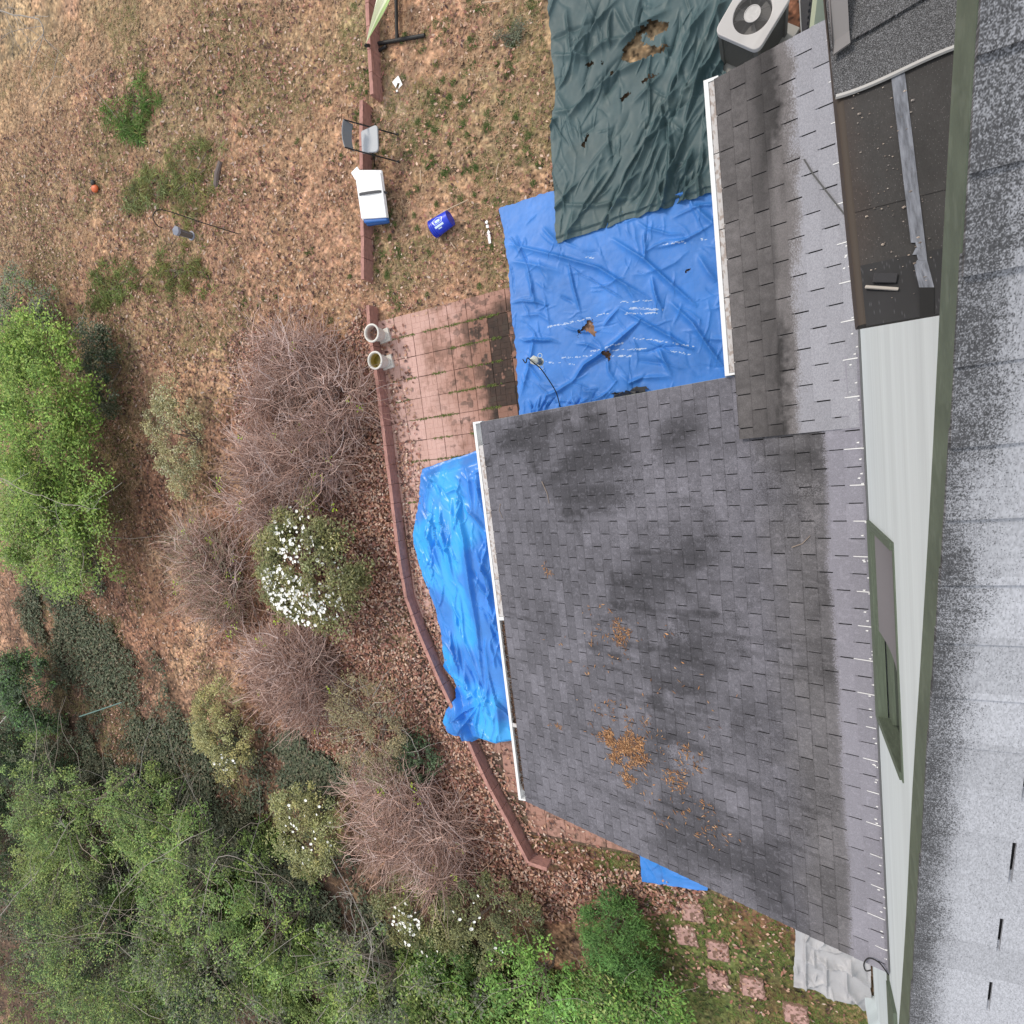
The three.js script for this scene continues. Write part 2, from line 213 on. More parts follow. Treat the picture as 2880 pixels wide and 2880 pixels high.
// ---------------------------------------------------------------- house
const house = thing('house', 'pale green two storey house with dark shingled roofs along the right edge', 'house');
const PM = { y0: 7.945, t: 0.3327 }; const my = z => PM.y0 - PM.t * z; // upper roof plane
{
  // upper gable wall with one window opening
  const x0 = W, x1 = W + 0.14, wy0 = 3.73, wy1 = 4.66, wz0 = 0.93, wz1 = 2.55;
  const uv = p => [p[1] / 2.2, p[2] / 15 + .5];
  const wallPart = (y0, y1, z0, z1, y1b) => { const mb = new MB(), yb = y1b ?? y1; mb.box8([[x0, y0, z0], [x0, y0, z1], [x1, y0, z1], [x1, y0, z0], [x0, y1, z0], [x0, yb, z1], [x1, yb, z1], [x1, y1, z0]], uv); return mb.geo(); };
  const soff = z => my(z) - 0.13;
  const wall = part('wall', mergeGeometries([wallPart(3.55, soff(-1.5) - .333 * 4, -5.5, -1.5, soff(-1.5)), wallPart(3.55, soff(-1.5), -1.5, wz0, soff(wz0)), wallPart(3.55, wy0, wz0, wz1), wallPart(wy1, soff(wz0), wz0, wz1, soff(wz1)), wallPart(3.55, soff(wz1), wz1, 9.2, soff(9.2) > 3.8 ? soff(9.2) : 3.8)]), siding, house);
  part('wall', wallBox(W, W + 0.14, 0, 3.55, -5.5, 4.9), siding, house); part('end_wall', wallBox(W + .14, 6, 0, 6.9, -5.5, -5.36), siding, house); part('end_wall', wallBox(W + .14, 6, 0, 5.2, 9.06, 9.2), siding, house); part('back_wall', wallBox(5.86, 6, 0, 5.2, -5.36, 9.06), siding, house);
  part('wall', wallBox(1.0, 1.14, 0, 3.55, 4.9, 10.5), siding, house);
  part('soffit_band', boxG(W - 0.006, 1.2, 3.5, 3.63, 5.11, 10.5), greenTrim, house);
  part('corner_board', boxG(W - 0.03, W, 3.64, 3.95, 5.2, 9.2), greenTrim, house);
  // window: frame of four boards, deep sill, sagging screen, panes
  const win = part('window', mergeGeometries([boxG(W - 0.02, W + 0.05, wy0 - 0.035, wy0 + 0.1, wz0 - 0.05, wz1 + 0.05), boxG(W - 0.008, W + 0.05, wy1 - 0.02, wy1 + 0.015, wz0 - 0.05, wz1 + 0.05)]), greenTrim, house);
  part('jamb', boxG(W - 0.02, W + 0.13, wy0 + 0.1, wy1 - 0.02, wz0 - 0.05, wz0 + 0.01), greenTrim, win);
  part('jamb', boxG(W - 0.02, W + 0.13, wy0 + 0.1, wy1 - 0.02, wz1 - 0.01, wz1 + 0.05), greenTrim, win);
  const glass = mat(0.02, 0.022, 0.025, 0.08);
  part('pane', boxG(W + 0.1, W + 0.108, wy0 + 0.1, wy1, wz0, 1.85), glass, win); part('pane', boxG(W + 0.085, W + 0.093, wy0 + 0.1, wy1, 1.8, wz1), glass, win);
  part('sash', boxG(W + 0.06, W + 0.1, wy0 + 0.1, wy0 + 0.24, 1.72, wz1 - 0.02), greenTrim, win); part('sash', boxG(W + 0.06, W + 0.1, wy0 + 0.24, wy1 - .02, 1.77, 1.82), greenTrim, win);
  { // grey insect screen bellying inward over the first half, its end loose
    const n = 22, mb = new MB(), P = (i, j) => { const t = i / n, k = j / n, z = wz0 + 0.02 + t * (0.83 + 0.12 * k), y = wy0 + 0.11 + k * (wy1 - wy0 - 0.2); return [W + 0.012 + 0.045 * Math.sin(Math.PI * k) * (0.5 + .5 * Math.sin(t * 3.1)), y, z]; };
    for (let i = 0; i < n; i++) for (let j = 0; j < n; j++) mb.quad(P(i, j), P(i + 1, j), P(i + 1, j + 1), P(i, j + 1));
    part('screen', mb.geo(), mat(0.20, 0.19, 0.205, 0.85), win);
  }
  // flashing along the foot of the wall
  part('flashing', boxG(W - 0.012, W - 0.003, BY - 0.02, BY + 0.035, -2.9, 5.05), mat(0.12, 0.125, 0.13, 0.6), house);
  // rooms behind the window stay dark
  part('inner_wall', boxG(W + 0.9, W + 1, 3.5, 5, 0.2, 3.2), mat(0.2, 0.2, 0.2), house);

  // ---- upper roof
  const X0 = 0.262, XR = 6.3;
  const mroof = new THREE.Group(); mroof.name = 'upper_roof'; house.add(mroof);
  const ct = Math.cos(0.3212), st = Math.sin(0.3212);
  const mp = (d, x, n) => { const z = d * ct + n * st; return [x, PM.y0 - d * st + n * ct, z]; }; // d down the slope
  const uw = 0.5, ul = 3.2, mUV = p => { const d = p[2] / ct; return [(p[0] - 0.25) / uw, (d + 0.8) / ul]; };
  const mapM = tex(512, 2048, (px, py) => {
    const x = 0.25 + px / 512 * uw, d = py / 2048 * ul - 0.8, g = hash(px, py), g2 = noise(px * 0.5, py * 0.33), i = Math.floor((d + 0.45) / EXPO);
    const edge = x - 0.262 + (fbm(x * 14, d * 6, 4) - 0.5) * 0.06, big = fbm(x * 22, d * 18, 3);
    const zn = sm(-0.01, 0.095, edge - 0.01 * sm(0.3, -.4, d)) * (0.84 + 0.16 * sm(-.6, .6, d)); let p = 0.3 + 0.58 * zn; p += (big - 0.5) * 0.35;
    const n = noise(px * 0.75, py * 1.0) * 0.6 + noise(px * 0.3 + 50, py * 0.42) * 0.2 + g * 0.3, k = sm(0.93 - p, 1.3 - p, n + 0.12);
    let v = mix(0.06, 0.29 + .13 * zn, k) * (0.86 + 0.2 * hash(i, 4)); v *= 0.75 + 0.4 * g2; if (g > 0.975) v = mix(v, .55, .5); if (g < .03) v *= .4;
    return [v * 0.97, v * 1.0, v * 1.09];
  });
  const shM = new THREE.MeshStandardMaterial({ map: mapM, roughness: 0.9, bumpMap: bumpG, bumpScale: 0.0006 });
  for (let i = -8; i < 24; i++) {
    const d0 = -0.437 + i * EXPO, d1 = d0 + EXPO, o = (i % 2 !== 0) ? 0.415 : 0.415 - TAB / 2;
    for (let t = -1; t < 3; t++) {
      let a = o + t * TAB + 0.0035, b = o + (t + 1) * TAB - 0.0035; if (t === -1) a = Math.max(a, X0 - 0.004 + (hash(i, 9) - .5) * .0035); if (b < X0 + .02) continue; a = a < X0 + .03 ? X0 - 0.004 + (hash(i, 9) - .5) * .0035 : a;
      const mb = new MB(), lift = 0.007 + 0.004 * hash(i, t + 60); // the butt end is the lower one
      mb.box8([mp(d0 - 0.03, a, -0.003), mp(d1, a, 0.001), mp(d1, b, 0.001), mp(d0 - 0.03, b, -0.003), mp(d0 - 0.03, a, 0.0005), mp(d1, a, lift), mp(d1, b, lift), mp(d0 - 0.03, b, 0.0005)], mUV);
      part('shingle', mb.geo(), shM, mroof);
    }
  }
  const deck = new MB(); deck.box8([mp(-1.6, X0 + 0.004, -0.06), mp(8.6, X0 + 0.004, -0.06), mp(8.6, XR, -0.06), mp(-1.6, XR, -0.06), mp(-1.6, X0 + 0.004, -0.004), mp(8.6, X0 + 0.004, -0.004), mp(8.6, XR, -0.004), mp(-1.6, XR, -0.004)]); part('deck', deck.geo(), slotM, mroof);
  const far = new MB(); const fb = (d0, d1, a, b) => far.box8([mp(d0, a, -.004), mp(d1, a, -.004), mp(d1, b, -.004), mp(d0, b, -.004), mp(d0, a, .003), mp(d1, a, .003), mp(d1, b, .003), mp(d0, b, .003)]); fb(-0.437 + 24 * EXPO, 8.6, X0, XR); fb(-1.6, -0.437 - 8 * EXPO, X0, XR); fb(-0.437 - 8 * EXPO, -0.437 + 24 * EXPO, 1.32, XR); part('far_roofing', far.geo(), mat(0.2, 0.2, 0.21), mroof);
  const fas = new MB(), n = 60; // rake board, slightly wavy
  const fuv = p => [p[1] * 2 + p[0] * 2, p[2] * 1.2];
  const fx = d => X0 - 0.004 + 0.0012 * Math.sin(d * 5) + 0.0015 * (noise(d * 3, 1) - 0.5);
  for (let i = 0; i < n; i++) { const d0 = -1.6 + i / n * 10.2, d1 = -1.6 + (i + 1) / n * 10.2; const ring = d => [mp(d, fx(d) + 0.001, -0.092), mp(d, fx(d) + 0.001, -0.006), mp(d, fx(d) + 0.016, -0.006), mp(d, fx(d) + 0.016, -0.092)]; const a = ring(d0), b = ring(d1); for (let k = 0; k < 4; k++) { const k2 = (k + 1) % 4; fas.quad(a[k], b[k], b[k2], a[k2], null, fuv(a[k]), fuv(b[k]), fuv(b[k2]), fuv(a[k2])); } }
  part('rake_board', fas.geo(), greenTrim, mroof);
  { const bs = new MB(), yr = mp(-1.6, 0, 0)[1], zr = mp(-1.6, 0, 0)[2], q = (z, x, n) => [x, yr + n - .333 * (zr - z), z]; for (const [n0, n1, xa] of [[-.06, .004, X0]]) bs.box8([q(-6, xa, n0), q(zr, xa, n0), q(zr, XR, n0), q(-6, XR, n0), q(-6, xa, n1), q(zr, xa, n1), q(zr, XR, n1), q(-6, XR, n1)]); part('far_slope', bs.geo(), mat(0.17, 0.17, 0.18), mroof); part('rake_board', (() => { const m = new MB(); m.box8([q(-6, X0 - .004, -.095), q(zr, X0 - .004, -.095), q(zr, X0 + .014, -.095), q(-6, X0 + .014, -.095), q(-6, X0 - .004, -.062), q(zr, X0 - .004, -.062), q(zr, X0 + .014, -.062), q(-6, X0 + .014, -.062)]); return m.geo(); })(), greenTrim, mroof); }
  { const sf = new MB(); sf.box8([mp(-1.6, X0 + .02, -0.088), mp(8.6, X0 + .02, -0.088), mp(8.6, W + .02, -0.088), mp(-1.6, W + .02, -0.088), mp(-1.6, X0 + .02, -0.07), mp(8.6, X0 + .02, -0.07), mp(8.6, W + .02, -0.07), mp(-1.6, W + .02, -0.07)]); part('soffit', sf.geo(), mat(0.6, 0.63, 0.6), mroof); }

  // ---- lower stripped roof: felt, flashing tape and a remnant of shingles
  const fr = new THREE.Group(); fr.name = 'stripped_roof'; house.add(fr);
  const fy = z => 7.03 + 0.311 * (z + 0.25);
  const FX0 = 0.268, FX1 = W;
  const feltMap = tex(512, 1024, (px, py) => { const x = px / 512, y = py / 1024, f = fbm(x * 5, y * 12, 4), g = hash(px, py), g2 = noise(px * .3, py * .3); let v = 0.042 * (0.65 + 0.7 * f) * (0.75 + 0.3 * g + 0.2 * g2); if (g > 0.992) v += 0.18; const rust = sm(0.22, 0.02, x + (f - 0.5) * 0.25) * 0.6; return [v * (1.05 + 0.5 * rust), v * (1 + 0.15 * rust), v * 1.0]; });
  const feltM = new THREE.MeshStandardMaterial({ map: feltMap, roughness: 0.85 });
  const fuv2 = p => [(p[0] - FX0) / 0.46, (p[2] + 2.4) / 2.2];
  const fb8 = (mb, x0, x1, z0, z1, n0, n1, uv) => mb.box8([[x0, fy(z0) + n0, z0], [x0, fy(z1) + n0, z1], [x1, fy(z1) + n0, z1], [x1, fy(z0) + n0, z0], [x0, fy(z0) + n1, z0], [x0, fy(z1) + n1, z1], [x1, fy(z1) + n1, z1], [x1, fy(z0) + n1, z0]], uv);
  const blackFelt = new THREE.MeshStandardMaterial({ roughness: .7, map: tex(256, 256, (x, y) => { const f = fbm(x * .03, y * .03, 4), k = .016 + .016 * f + (hash(x, y) > .985 ? .08 : 0); return [k, k, k * 1.12]; }) });
  const seams = [-2.4, -1.5, -1.16, -0.865, -0.62, -0.44, -0.262];
  for (let i = 0; i + 1 < seams.length; i++) { const mb = new MB(); fb8(mb, FX0 + 0.018, FX1, seams[i] + 0.0, seams[i + 1] + 0.008, -0.004, 0.0015 + (i % 2) * 0.0022, fuv2); part('felt_strip', mb.geo(), i === seams.length - 2 ? blackFelt : feltM, fr); }
  { // felt turned down over the rounded edge
    const mb = new MB(), k = 6; for (let i = 0; i < k; i++) for (let s = 0; s < 12; s++) { const P = (q, t) => { const a = q / k * Math.PI / 2, z = -2.4 + t / 12 * 2.14; return [FX0 + 0.018 - 0.018 * Math.sin(a), fy(z) - 0.016 + 0.018 * Math.cos(a) - (q === k ? 0.06 : 0), z]; }; const uvp = p => [(p[0] - FX0) / 0.46, (p[2] + 2.4) / 2.2]; const a = P(i, s), b = P(i, s + 1), c = P(i + 1, s + 1), d = P(i + 1, s); mb.quad(a, b, c, d, null, uvp(a), uvp(b), uvp(c), uvp(d)); }
    part('turned_edge', mb.geo(), new THREE.MeshStandardMaterial({ color: lin(0.06, 0.047, 0.038), roughness: 0.8, side: THREE.DoubleSide }), fr);
  }
  { const mb = new MB(); fb8(mb, FX0 + 0.006, FX1, -2.4, -0.262, -0.11, -0.005); part('deck', mb.geo(), mat(0.03, 0.028, 0.027), fr); }
  // metal tape
  const tapeM = new THREE.MeshStandardMaterial({ roughness: 0.45, metalness: 0.35, map: tex(128, 512, (x, y) => { const f = fbm(x * .05, y * .04, 4), k = 0.22 + 0.3 * (f - 0.4) + 0.08 * (hash(x, y) - .5); return [k * .92, k * .98, k * 1.15]; }) });
  const T = [[0.414,-1.053], [0.449,-1.04], [0.414,-0.42], [0.447,-0.411], [0.421,-0.338], [0.455,-0.33], [0.415,-0.25], [0.447,-0.248]];
  { const lift = 0.0068, mb = new MB(), P = (a, b, t) => { const x = mix(a[0], b[0], t), z = mix(a[1], b[1], t); return [x, fy(z) + lift + 0.0008 * noise(t * 30, a[0]), z]; }; const L = t => t < .85 ? P(T[0], T[2], t / .85) : P(T[2], T[4], (t - .85) / .15), RR = t => t < .85 ? P(T[1], T[3], t / .85) : P(T[3], T[5], (t - .85) / .15); const m = 40;
    for (let i = 0; i < m; i++) { const a = L(i / m), b = RR(i / m), c = RR((i + 1) / m), d = L((i + 1) / m); if (i > 30 && i < 35) { a[0] += .01; d[0] += .012 * (i % 2); } mb.quad(a, d, c, b, null, [0, i / m], [0, (i + 1) / m], [1, (i + 1) / m], [1, i / m]); } part('flashing_tape', mb.geo(), tapeM, fr);
    const q = (t) => [t[0], fy(t[1]) + 0.0072, t[1]]; part('black_tape', planeQuad(q(T[4]), q(T[6]), q(T[7]), q(T[5])), mat(0.008, 0.008, 0.009, 0.5), fr); }
  // shingle remnant with a curling pale edge
  const remMap = tex(512, 512, (x, y) => { const g = hash(x >> 1, y >> 1), g2 = noise(x * .4, y * .4); const k = sm(.4, .8, noise(x * .8, y * .8) * .7 + g * .3); let v = mix(.04, .28, k) * (.7 + .5 * g2); return [v * .98, v, v * 1.08]; }, true);
  const remM = new THREE.MeshStandardMaterial({ map: remMap, roughness: 0.9, bumpMap: bumpG, bumpScale: 0.0006 });
  const ruv = p => [p[0] * 2.2, p[2] * 2.2];
  { const edge = x => mix(-1.012, -1.055, sm(FX0, .567, x)) + 0.012 * Math.sin((x - FX0) * 7); const layers = [[-0.0, 0.018, 0], [-0.16, 0.03, 0.004], [-0.5, 0.03, .008]];
    for (const [off, th, b] of layers) { const mb = new MB(), m = 12; for (let i = 0; i < m; i++) { const xa = FX0 - .006 + i / m * .48, xb = FX0 - .006 + (i + 1) / m * .48, z1a = edge(xa) + off - (off ? .06 * (xa - FX0) * 2 : 0), z1b = edge(xb) + off - (off ? .06 * (xb - FX0) * 2 : 0), z0 = -2.38; mb.box8([[xa, fy(z0) + .002, z0], [xa, fy(z1a) + .002, z1a], [xb, fy(z1b) + .002, z1b], [xb, fy(z0) + .002, z0], [xa, fy(z0) + th, z0], [xa, fy(z1a) + th, z1a], [xb, fy(z1b) + th, z1b], [xb, fy(z0) + th, z0]], ruv); } part('shingle', mb.geo(), remM, fr); }
    const pts = []; for (let i = 0; i <= 14; i++) { const x = FX0 - .004 + i / 14 * .36, z = edge(x) + 0.004; pts.push([x, fy(z) + 0.014, z]); } part('torn_edge', new MB().tube(pts, 0.0075, 0.0075, 6).geo(), mat(0.55, 0.54, 0.53, 0.9), fr);
    const mb = new MB(); mb.box8([[FX0 - .003, fy(-1.14) + .03, -1.35], [FX0 - .003, fy(-1.14) + .034, -1.14], [FX0 + .045, fy(-1.16) + .034, -1.16], [FX0 + .045, fy(-1.16) + .03, -1.35], [FX0 - .003, fy(-1.35) + .05, -1.35], [FX0 - .003, fy(-1.14) + .045, -1.14], [FX0 + .045, fy(-1.16) + .045, -1.16], [FX0 + .045, fy(-1.35) + .05, -1.35]], ruv); part('edge_shingle', mb.geo(), mat(0.24, 0.23, 0.235), fr);
  }
  // ---- pent roof over the ground floor
  const pr = new THREE.Group(); pr.name = 'pent_roof'; house.add(pr);
  layShingles(roofB, shingleB, pr); part('deck', slab(roofB, -0.09, 0.0015, 0.01, -0.002, 0.004), slotM, pr);
  part('eave_soffit', boxG(-0.2, W, 3.29, 3.3, -3.03, 0.0), mat(0.6, 0.62, 0.6), pr);
  // white paint splashed into the slots beside the wall
  const pm = new MB(), courseTop = Math.ceil(roofB.len / EXPO) - 1;
  for (let k = 0; k < 11; k++) { const z = k * TAB + (courseTop % 2 ? TAB / 2 : 0) - .0; if (z > roofB.wid || z < .02) continue; const p = (s, dz) => roofB.pt(s, z + dz, 0.0128); pm.quad(p(roofB.len - .125, -.004), p(roofB.len - .02, -.005), p(roofB.len - .02, .005), p(roofB.len - .125, .003)); for (let j = 0; j < 3; j++) { const s = roofB.len - R(.01, .1), dz = R(-.12, .12); const q = (a, b) => roofB.pt(s + a, z + dz + b, 0.0128); pm.quad(q(-.006, -.004), q(.01, -.006), q(.007, .006), q(-.008, .004)); } }
  part('paint_marks', pm.geo(), mat(0.75, 0.75, 0.75, 0.7), pr).userData.kind = 'stuff';
  gutter(house, roofB, 0.0, roofB.z1 - roofB.z0 - 0.62, false);
  { // low corner details below the pent roof near the condenser
    part('corner_post', boxG(W - 0.12, W - 0.02, 0, 3.35, -3.72, -3.5), mat(0.55, 0.6, 0.42, 0.7), house);
    part('shutter', boxG(W - 0.05, W - 0.005, 0.9, 2.4, -4.9, -4.2), mat(0.03, 0.03, 0.033, 0.6), house);
    for (let k = 0; k < 14; k++) part('slat', boxG(W - 0.065, W - 0.05, 0.95 + k * 0.1, 1.01 + k * 0.1, -4.86, -4.24), mat(0.04, 0.04, 0.045, 0.6), house);
  }
}
function gutter(parent, r, za, zb, gap) { // trough with lip, guard pieces and stop end
  const x1 = r.x + (gap ? 0.01 : 0.028), w = gap ? 0.105 : 0.088, y1 = r.y - 0.012, z0 = r.z0 + za, z1 = r.z0 + zb;
  const g = part('gutter', mergeGeometries([boxG(x1 - w - 0.03, x1 - w + 0.008, y1 - 0.11, y1 + 0.012, z0, z1), boxG(x1 - w + .008, x1, y1 - 0.115, y1 - 0.108, z0, z1), boxG(x1 - 0.006, x1, y1 - 0.108, y1 - .002, z0, z1), boxG(x1 - w - .03, x1 + .005, y1 - .11, y1 + .012, z0 - .025, z0), boxG(x1 - w - .03, x1 + .005, y1 - .11, y1 + .012, z1, z1 + .02)]), whiteMetal, parent);
  const L = z1 - z0; let cuts = gap ? [[0.30, 1.25], [1.25, 2.2], [2.2, 2.75], [4.35, 4.42]] : [[0, 0.6], [0.6, 1.25], [1.25, 1.85], [1.85, L]];
  for (const [a, b] of cuts) { const mb = new MB(), uv = p => [(p[0] - x1) * 6, p[2] / 1.2], e = 0.004; mb.box8([[x1 - w + .004, y1 - .004, z0 + a + e], [x1 - w + .004, y1 - .004, z0 + b - e], [x1 + .012, y1 + .003, z0 + b - e], [x1 + .012, y1 + .003, z0 + a + e], [x1 - w + .004, y1 + .002, z0 + a + e], [x1 - w + .004, y1 + .002, z0 + b - e], [x1 + .012, y1 + .009, z0 + b - e], [x1 + .012, y1 + .009, z0 + a + e]], uv); part('guard', mb.geo(), dirtyGuard, g); }
  if (gap) { const mb = new MB(); for (let k = 0; k < 900; k++) { const z = z0 + R(2.7, L - .1), x = x1 - R(.01, w - .01); const a = R(0, 6.28); mb.leaf(x, y1 - R(.03, .06), z, Math.cos(a), R(-.2, .3), Math.sin(a), R(.03, .07), R(.01, .03), vary([.12, .065, .04], .5)); } const o = part('gutter_debris', mb.geo(), VC, g); o.userData.kind = 'stuff'; part('hanger', boxG(x1 - w - .01, x1 - .002, y1 + .004, y1 + .01, z0 + 2.75, z0 + 2.8), whiteMetal, g); }
  return g;
}
// ---------------------------------------------------------------- lean-to addition
const leanTo = thing('lean_to', 'single storey lean-to with large stained grey shingle roof below the wall window', 'building');
{
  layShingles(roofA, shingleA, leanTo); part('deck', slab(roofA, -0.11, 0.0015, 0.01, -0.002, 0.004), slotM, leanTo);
  const mb = new MB(); // walls below, following the roof pitch
  const wy = x => roofA.y + (x - roofA.x) * Math.tan(roofA.th) - 0.13, xa = -3.12, za = -0.14, zb = 4.75;
  const uv = p => [p[1] / 2.2, (p[2] + p[0]) / 5];
  const wq = (a, b, c, d) => mb.quad(a, b, c, d, null, uv(a), uv(b), uv(c), uv(d));
  wq([xa, 0, za], [xa, 0, zb], [xa, wy(xa), zb], [xa, wy(xa), za]); wq([xa, 0, za], [xa, wy(xa), za], [W, wy(W), za], [W, 0, za]); wq([xa, 0, zb], [W, 0, zb], [W, wy(W), zb], [xa, wy(xa), zb]);
  wq([xa + .1, 0, za + .1], [xa + .1, wy(xa), za + .1], [xa + .1, wy(xa), zb - .1], [xa + .1, 0, zb - .1]);
  part('wall', mb.geo(), new THREE.MeshStandardMaterial({ map: wallTex, roughness: 0.8, side: THREE.DoubleSide }), leanTo);
  const rk = (z0, z1) => { const m = new MB(), r = roofA; m.box8([r.pt(0, z0, -.12), r.pt(0, z1, -.12), r.pt(r.len - .01, z1, -.12), r.pt(r.len - .01, z0, -.12), r.pt(0, z0, -.002), r.pt(0, z1, -.002), r.pt(r.len - .01, z1, -.002), r.pt(r.len - .01, z0, -.002)]); return m.geo(); };
  part('rake_board', rk(-.004, .012), mat(0.3, 0.32, 0.3), leanTo); part('rake_board', rk(roofA.wid - .012, roofA.wid + .004), greenTrim, leanTo);
  gutter(leanTo, roofA, 0.01, roofA.wid - 0.02, true);
  const pm = new MB(), top = Math.ceil(roofA.len / EXPO) - 1;
  for (let k = 0; k < 20; k++) { const z = k * TAB + (top % 2 ? TAB / 2 : 0); if (z > roofA.wid || z < 0.75) continue; const p = (s, dz) => roofA.pt(s, z + dz, 0.0132), l = R(.09, .16); pm.quad(p(roofA.len - l, -.003), p(roofA.len - .015, -.004), p(roofA.len - .015, .0045), p(roofA.len - l, .003)); for (let j = 0; j < 3; j++) { const s = roofA.len - R(.01, .06), dz = R(-.14, .14), q = (a, b) => roofA.pt(s + a, z + dz + b, 0.0132); pm.quad(q(-.006, -.004), q(.012, -.007), q(.008, .007), q(-.01, .004)); } }
  part('paint_marks', pm.geo(), mat(0.8, 0.8, 0.8, 0.7), leanTo).userData.kind = 'stuff';
}

// ---------------------------------------------------------------- patio and low wall
const wallX = z => { for (let i = 0; i + 1 < wallC.length; i++) { const [a, b] = wallC[i], [c, d] = wallC[i + 1]; if (z >= b && z <= d) return mix(a, c, (z - b) / (d - b)); } return z < wallC[0][1] ? wallC[0][0] : wallC[wallC.length - 1][0]; };
const PAT = 0.395, PX = -6.295, PZ = -1.65, PTOP = 0.02;
const patioTest = (x, z) => { if (z < -2.75 || x < wallX(z) + 0.12) return 0; if (z < 4.75) return x < -3.35; return z < 7.45 - 0.0 && x < -2.5 && x > wallX(z) + .35; };
{
  const patio = setting('patio');
  const bed = new MB(); bed.box(-6.9, -3.1, -0.03, 0.004, -2.8, 5.2); part('sand_bed', bed.geo(), new THREE.MeshStandardMaterial({ roughness: 1, map: tex(256, 256, (x, y) => { const f = fbm(x * .06, y * .06, 3), m = sm(.52, .62, fbm(x * .04 + 7, y * .04, 3)); return mix3([.11 * (.5 + f), .075 * (.5 + f), .05 * (.5 + f)], [.09, .11, .03], m); }) }), patio);
  const bed2 = new MB(); bed2.box(-5.6, -2.45, -0.03, 0.004, 5.2, 7.5); part('sand_bed', bed2.geo(), mat(.11, .07, .05), patio);
  // one paver: slab with eight raised brick faces in basket weave
  const variant = flip => { const mb = new MB(), h = PAT / 2 - 0.004, c = PAT / 2 - 0.004, g = 0.0015; const uv = p => [p[0] / 0.8 + 0.25, p[2] / 0.8 + 0.25]; const bx = (x0, x1, y0, y1, z0, z1, k) => mb.box8([[x0, y0, z0], [x0, y0, z1], [x1, y0, z1], [x1, y0, z0], [x0 + k, y1, z0 + k], [x0 + k, y1, z1 - k], [x1 - k, y1, z1 - k], [x1 - k, y1, z0 + k]], uv);
    bx(-h, h, -.02, .0165, -h, h, 0);
    for (let i = 0; i < 2; i++) for (let j = 0; j < 2; j++) for (let k = 0; k < 2; k++) { const x0 = -c + i * c, z0 = -c + j * c, v = (i + j + flip) % 2; const a = v ? [x0, x0 + c, z0 + k * c / 2, z0 + (k + 1) * c / 2] : [x0 + k * c / 2, x0 + (k + 1) * c / 2, z0, z0 + c]; bx(a[0] + g, a[1] - g, .016, PTOP, a[2] + g, a[3] - g, .002); }
    return mb.geo(); };
  const geos = [variant(0), variant(1)], U0 = -6.9, UW = 4.5, Z0 = -2.9, ZW = 10.5;
  const stain = tex(1024, 2048, (px, py) => { // pink concrete, brown silt, black algae with ragged outlines
    const x = U0 + px / 1024 * UW, z = Z0 + py / 2048 * ZW, i = Math.floor((x - PX) / PAT), k = Math.floor((z - PZ) / PAT), h = hash(i + 30, k + 40), f = fbm(x * 3, z * 3, 4), g = fbm(x * 14, z * 14, 3), w = hash(px, py);
    let c = mix3([.52, .325, .275], [.62, .40, .35], h); const dz = z > 4 ? .6 : 0;
    const silt = sm(-5.75, -4.9, x + (f - .5) * 1.5 + (h - .5) * .25 + dz); c = mix3(c, mix3([.33, .175, .13], [.4, .22, .17], h), silt * .9);
    const dirt = sm(.5, .66, g * .6 + f * .4 + (h - .5) * .1) * (.2 + .45 * silt); c = mix3(c, [.2, .115, .085], dirt);
    const zone = sm(-4.95, -4.35, x + (f - .5) * .9) * sm(.4, -.3, z + (f - .5)) * sm(-2.75, -2.3, z + (f - .5) * .6), joint = Math.min(Math.abs(((x - PX) / PAT % 1 + 1) % 1 - .5), Math.abs(((z - PZ) / PAT % 1 + 1) % 1 - .5));
    const blk = zone * sm(.43, .58, g * .5 + f * .5 + (h - .5) * .4 + (joint > .44 ? -.08 : .04)); c = mix3(c, mix3([.03, .022, .018], [.07, .042, .032], g), blk); c = mix3(c, [.22, .115, .08], zone * (1 - blk) * .7);
    const sp = sm(.63, .7, fbm(x * 7 + 40, z * 7, 4)) * .75 * sm(-5.9, -4.9, x); c = mix3(c, [.06, .045, .035], sp * (.5 + .5 * g));
    const q = .82 + .25 * w + .15 * (g - .5); return [c[0] * q, c[1] * q, c[2] * q]; });
  const pm = new THREE.MeshStandardMaterial({ map: stain, roughness: .92 });
  for (let i = -1; i < 11; i++) for (let k = -4; k < 24; k++) {
    const x = PX + (i + .5) * PAT, z = PZ + (k + .5) * PAT; if (!patioTest(x, z)) continue;
    const g = geos[(i + k + 40) % 2].clone(), uv = g.attributes.uv, ps = g.attributes.position; for (let n = 0; n < uv.count; n++) uv.setXY(n, (x + ps.getX(n) - U0) / UW, (z + ps.getZ(n) - Z0) / ZW);
    const o = part('paver', g, pm, patio); o.position.set(x + (hash(i, k) - .5) * .006, (hash(k, i + 9) - .5) * .006, z + (hash(i + 5, k) - .5) * .006); o.rotation.set((hash(i + 1, k) - .5) * .012, (hash(i, k + 1) - .5) * .012, (hash(i, k + 2) - .5) * .012);
  }
  // moss along the long joints
  const ms = new MB(); for (let k = -3; k < 8; k++) { const z = PZ + k * PAT; for (let j = 0; j < 150; j++) { const x = PX + R(-.3, 2.2), t = fbm(x * 2.2 + k * 9, k * 3, 3); if (t < .5 || !patioTest(x + .1, z)) continue; for (let b = 0; b < 5; b++) { const a = R(0, 6.28); ms.leaf(x + R(-.02, .02), .012, z + R(-.012, .012), Math.cos(a) * .6, .6, Math.sin(a) * .6, R(.015, .05), .012, vary([.16, .2, .05], .4)); } } }
  part('joint_moss', ms.geo(), VC, patio).userData.kind = 'stuff';
}
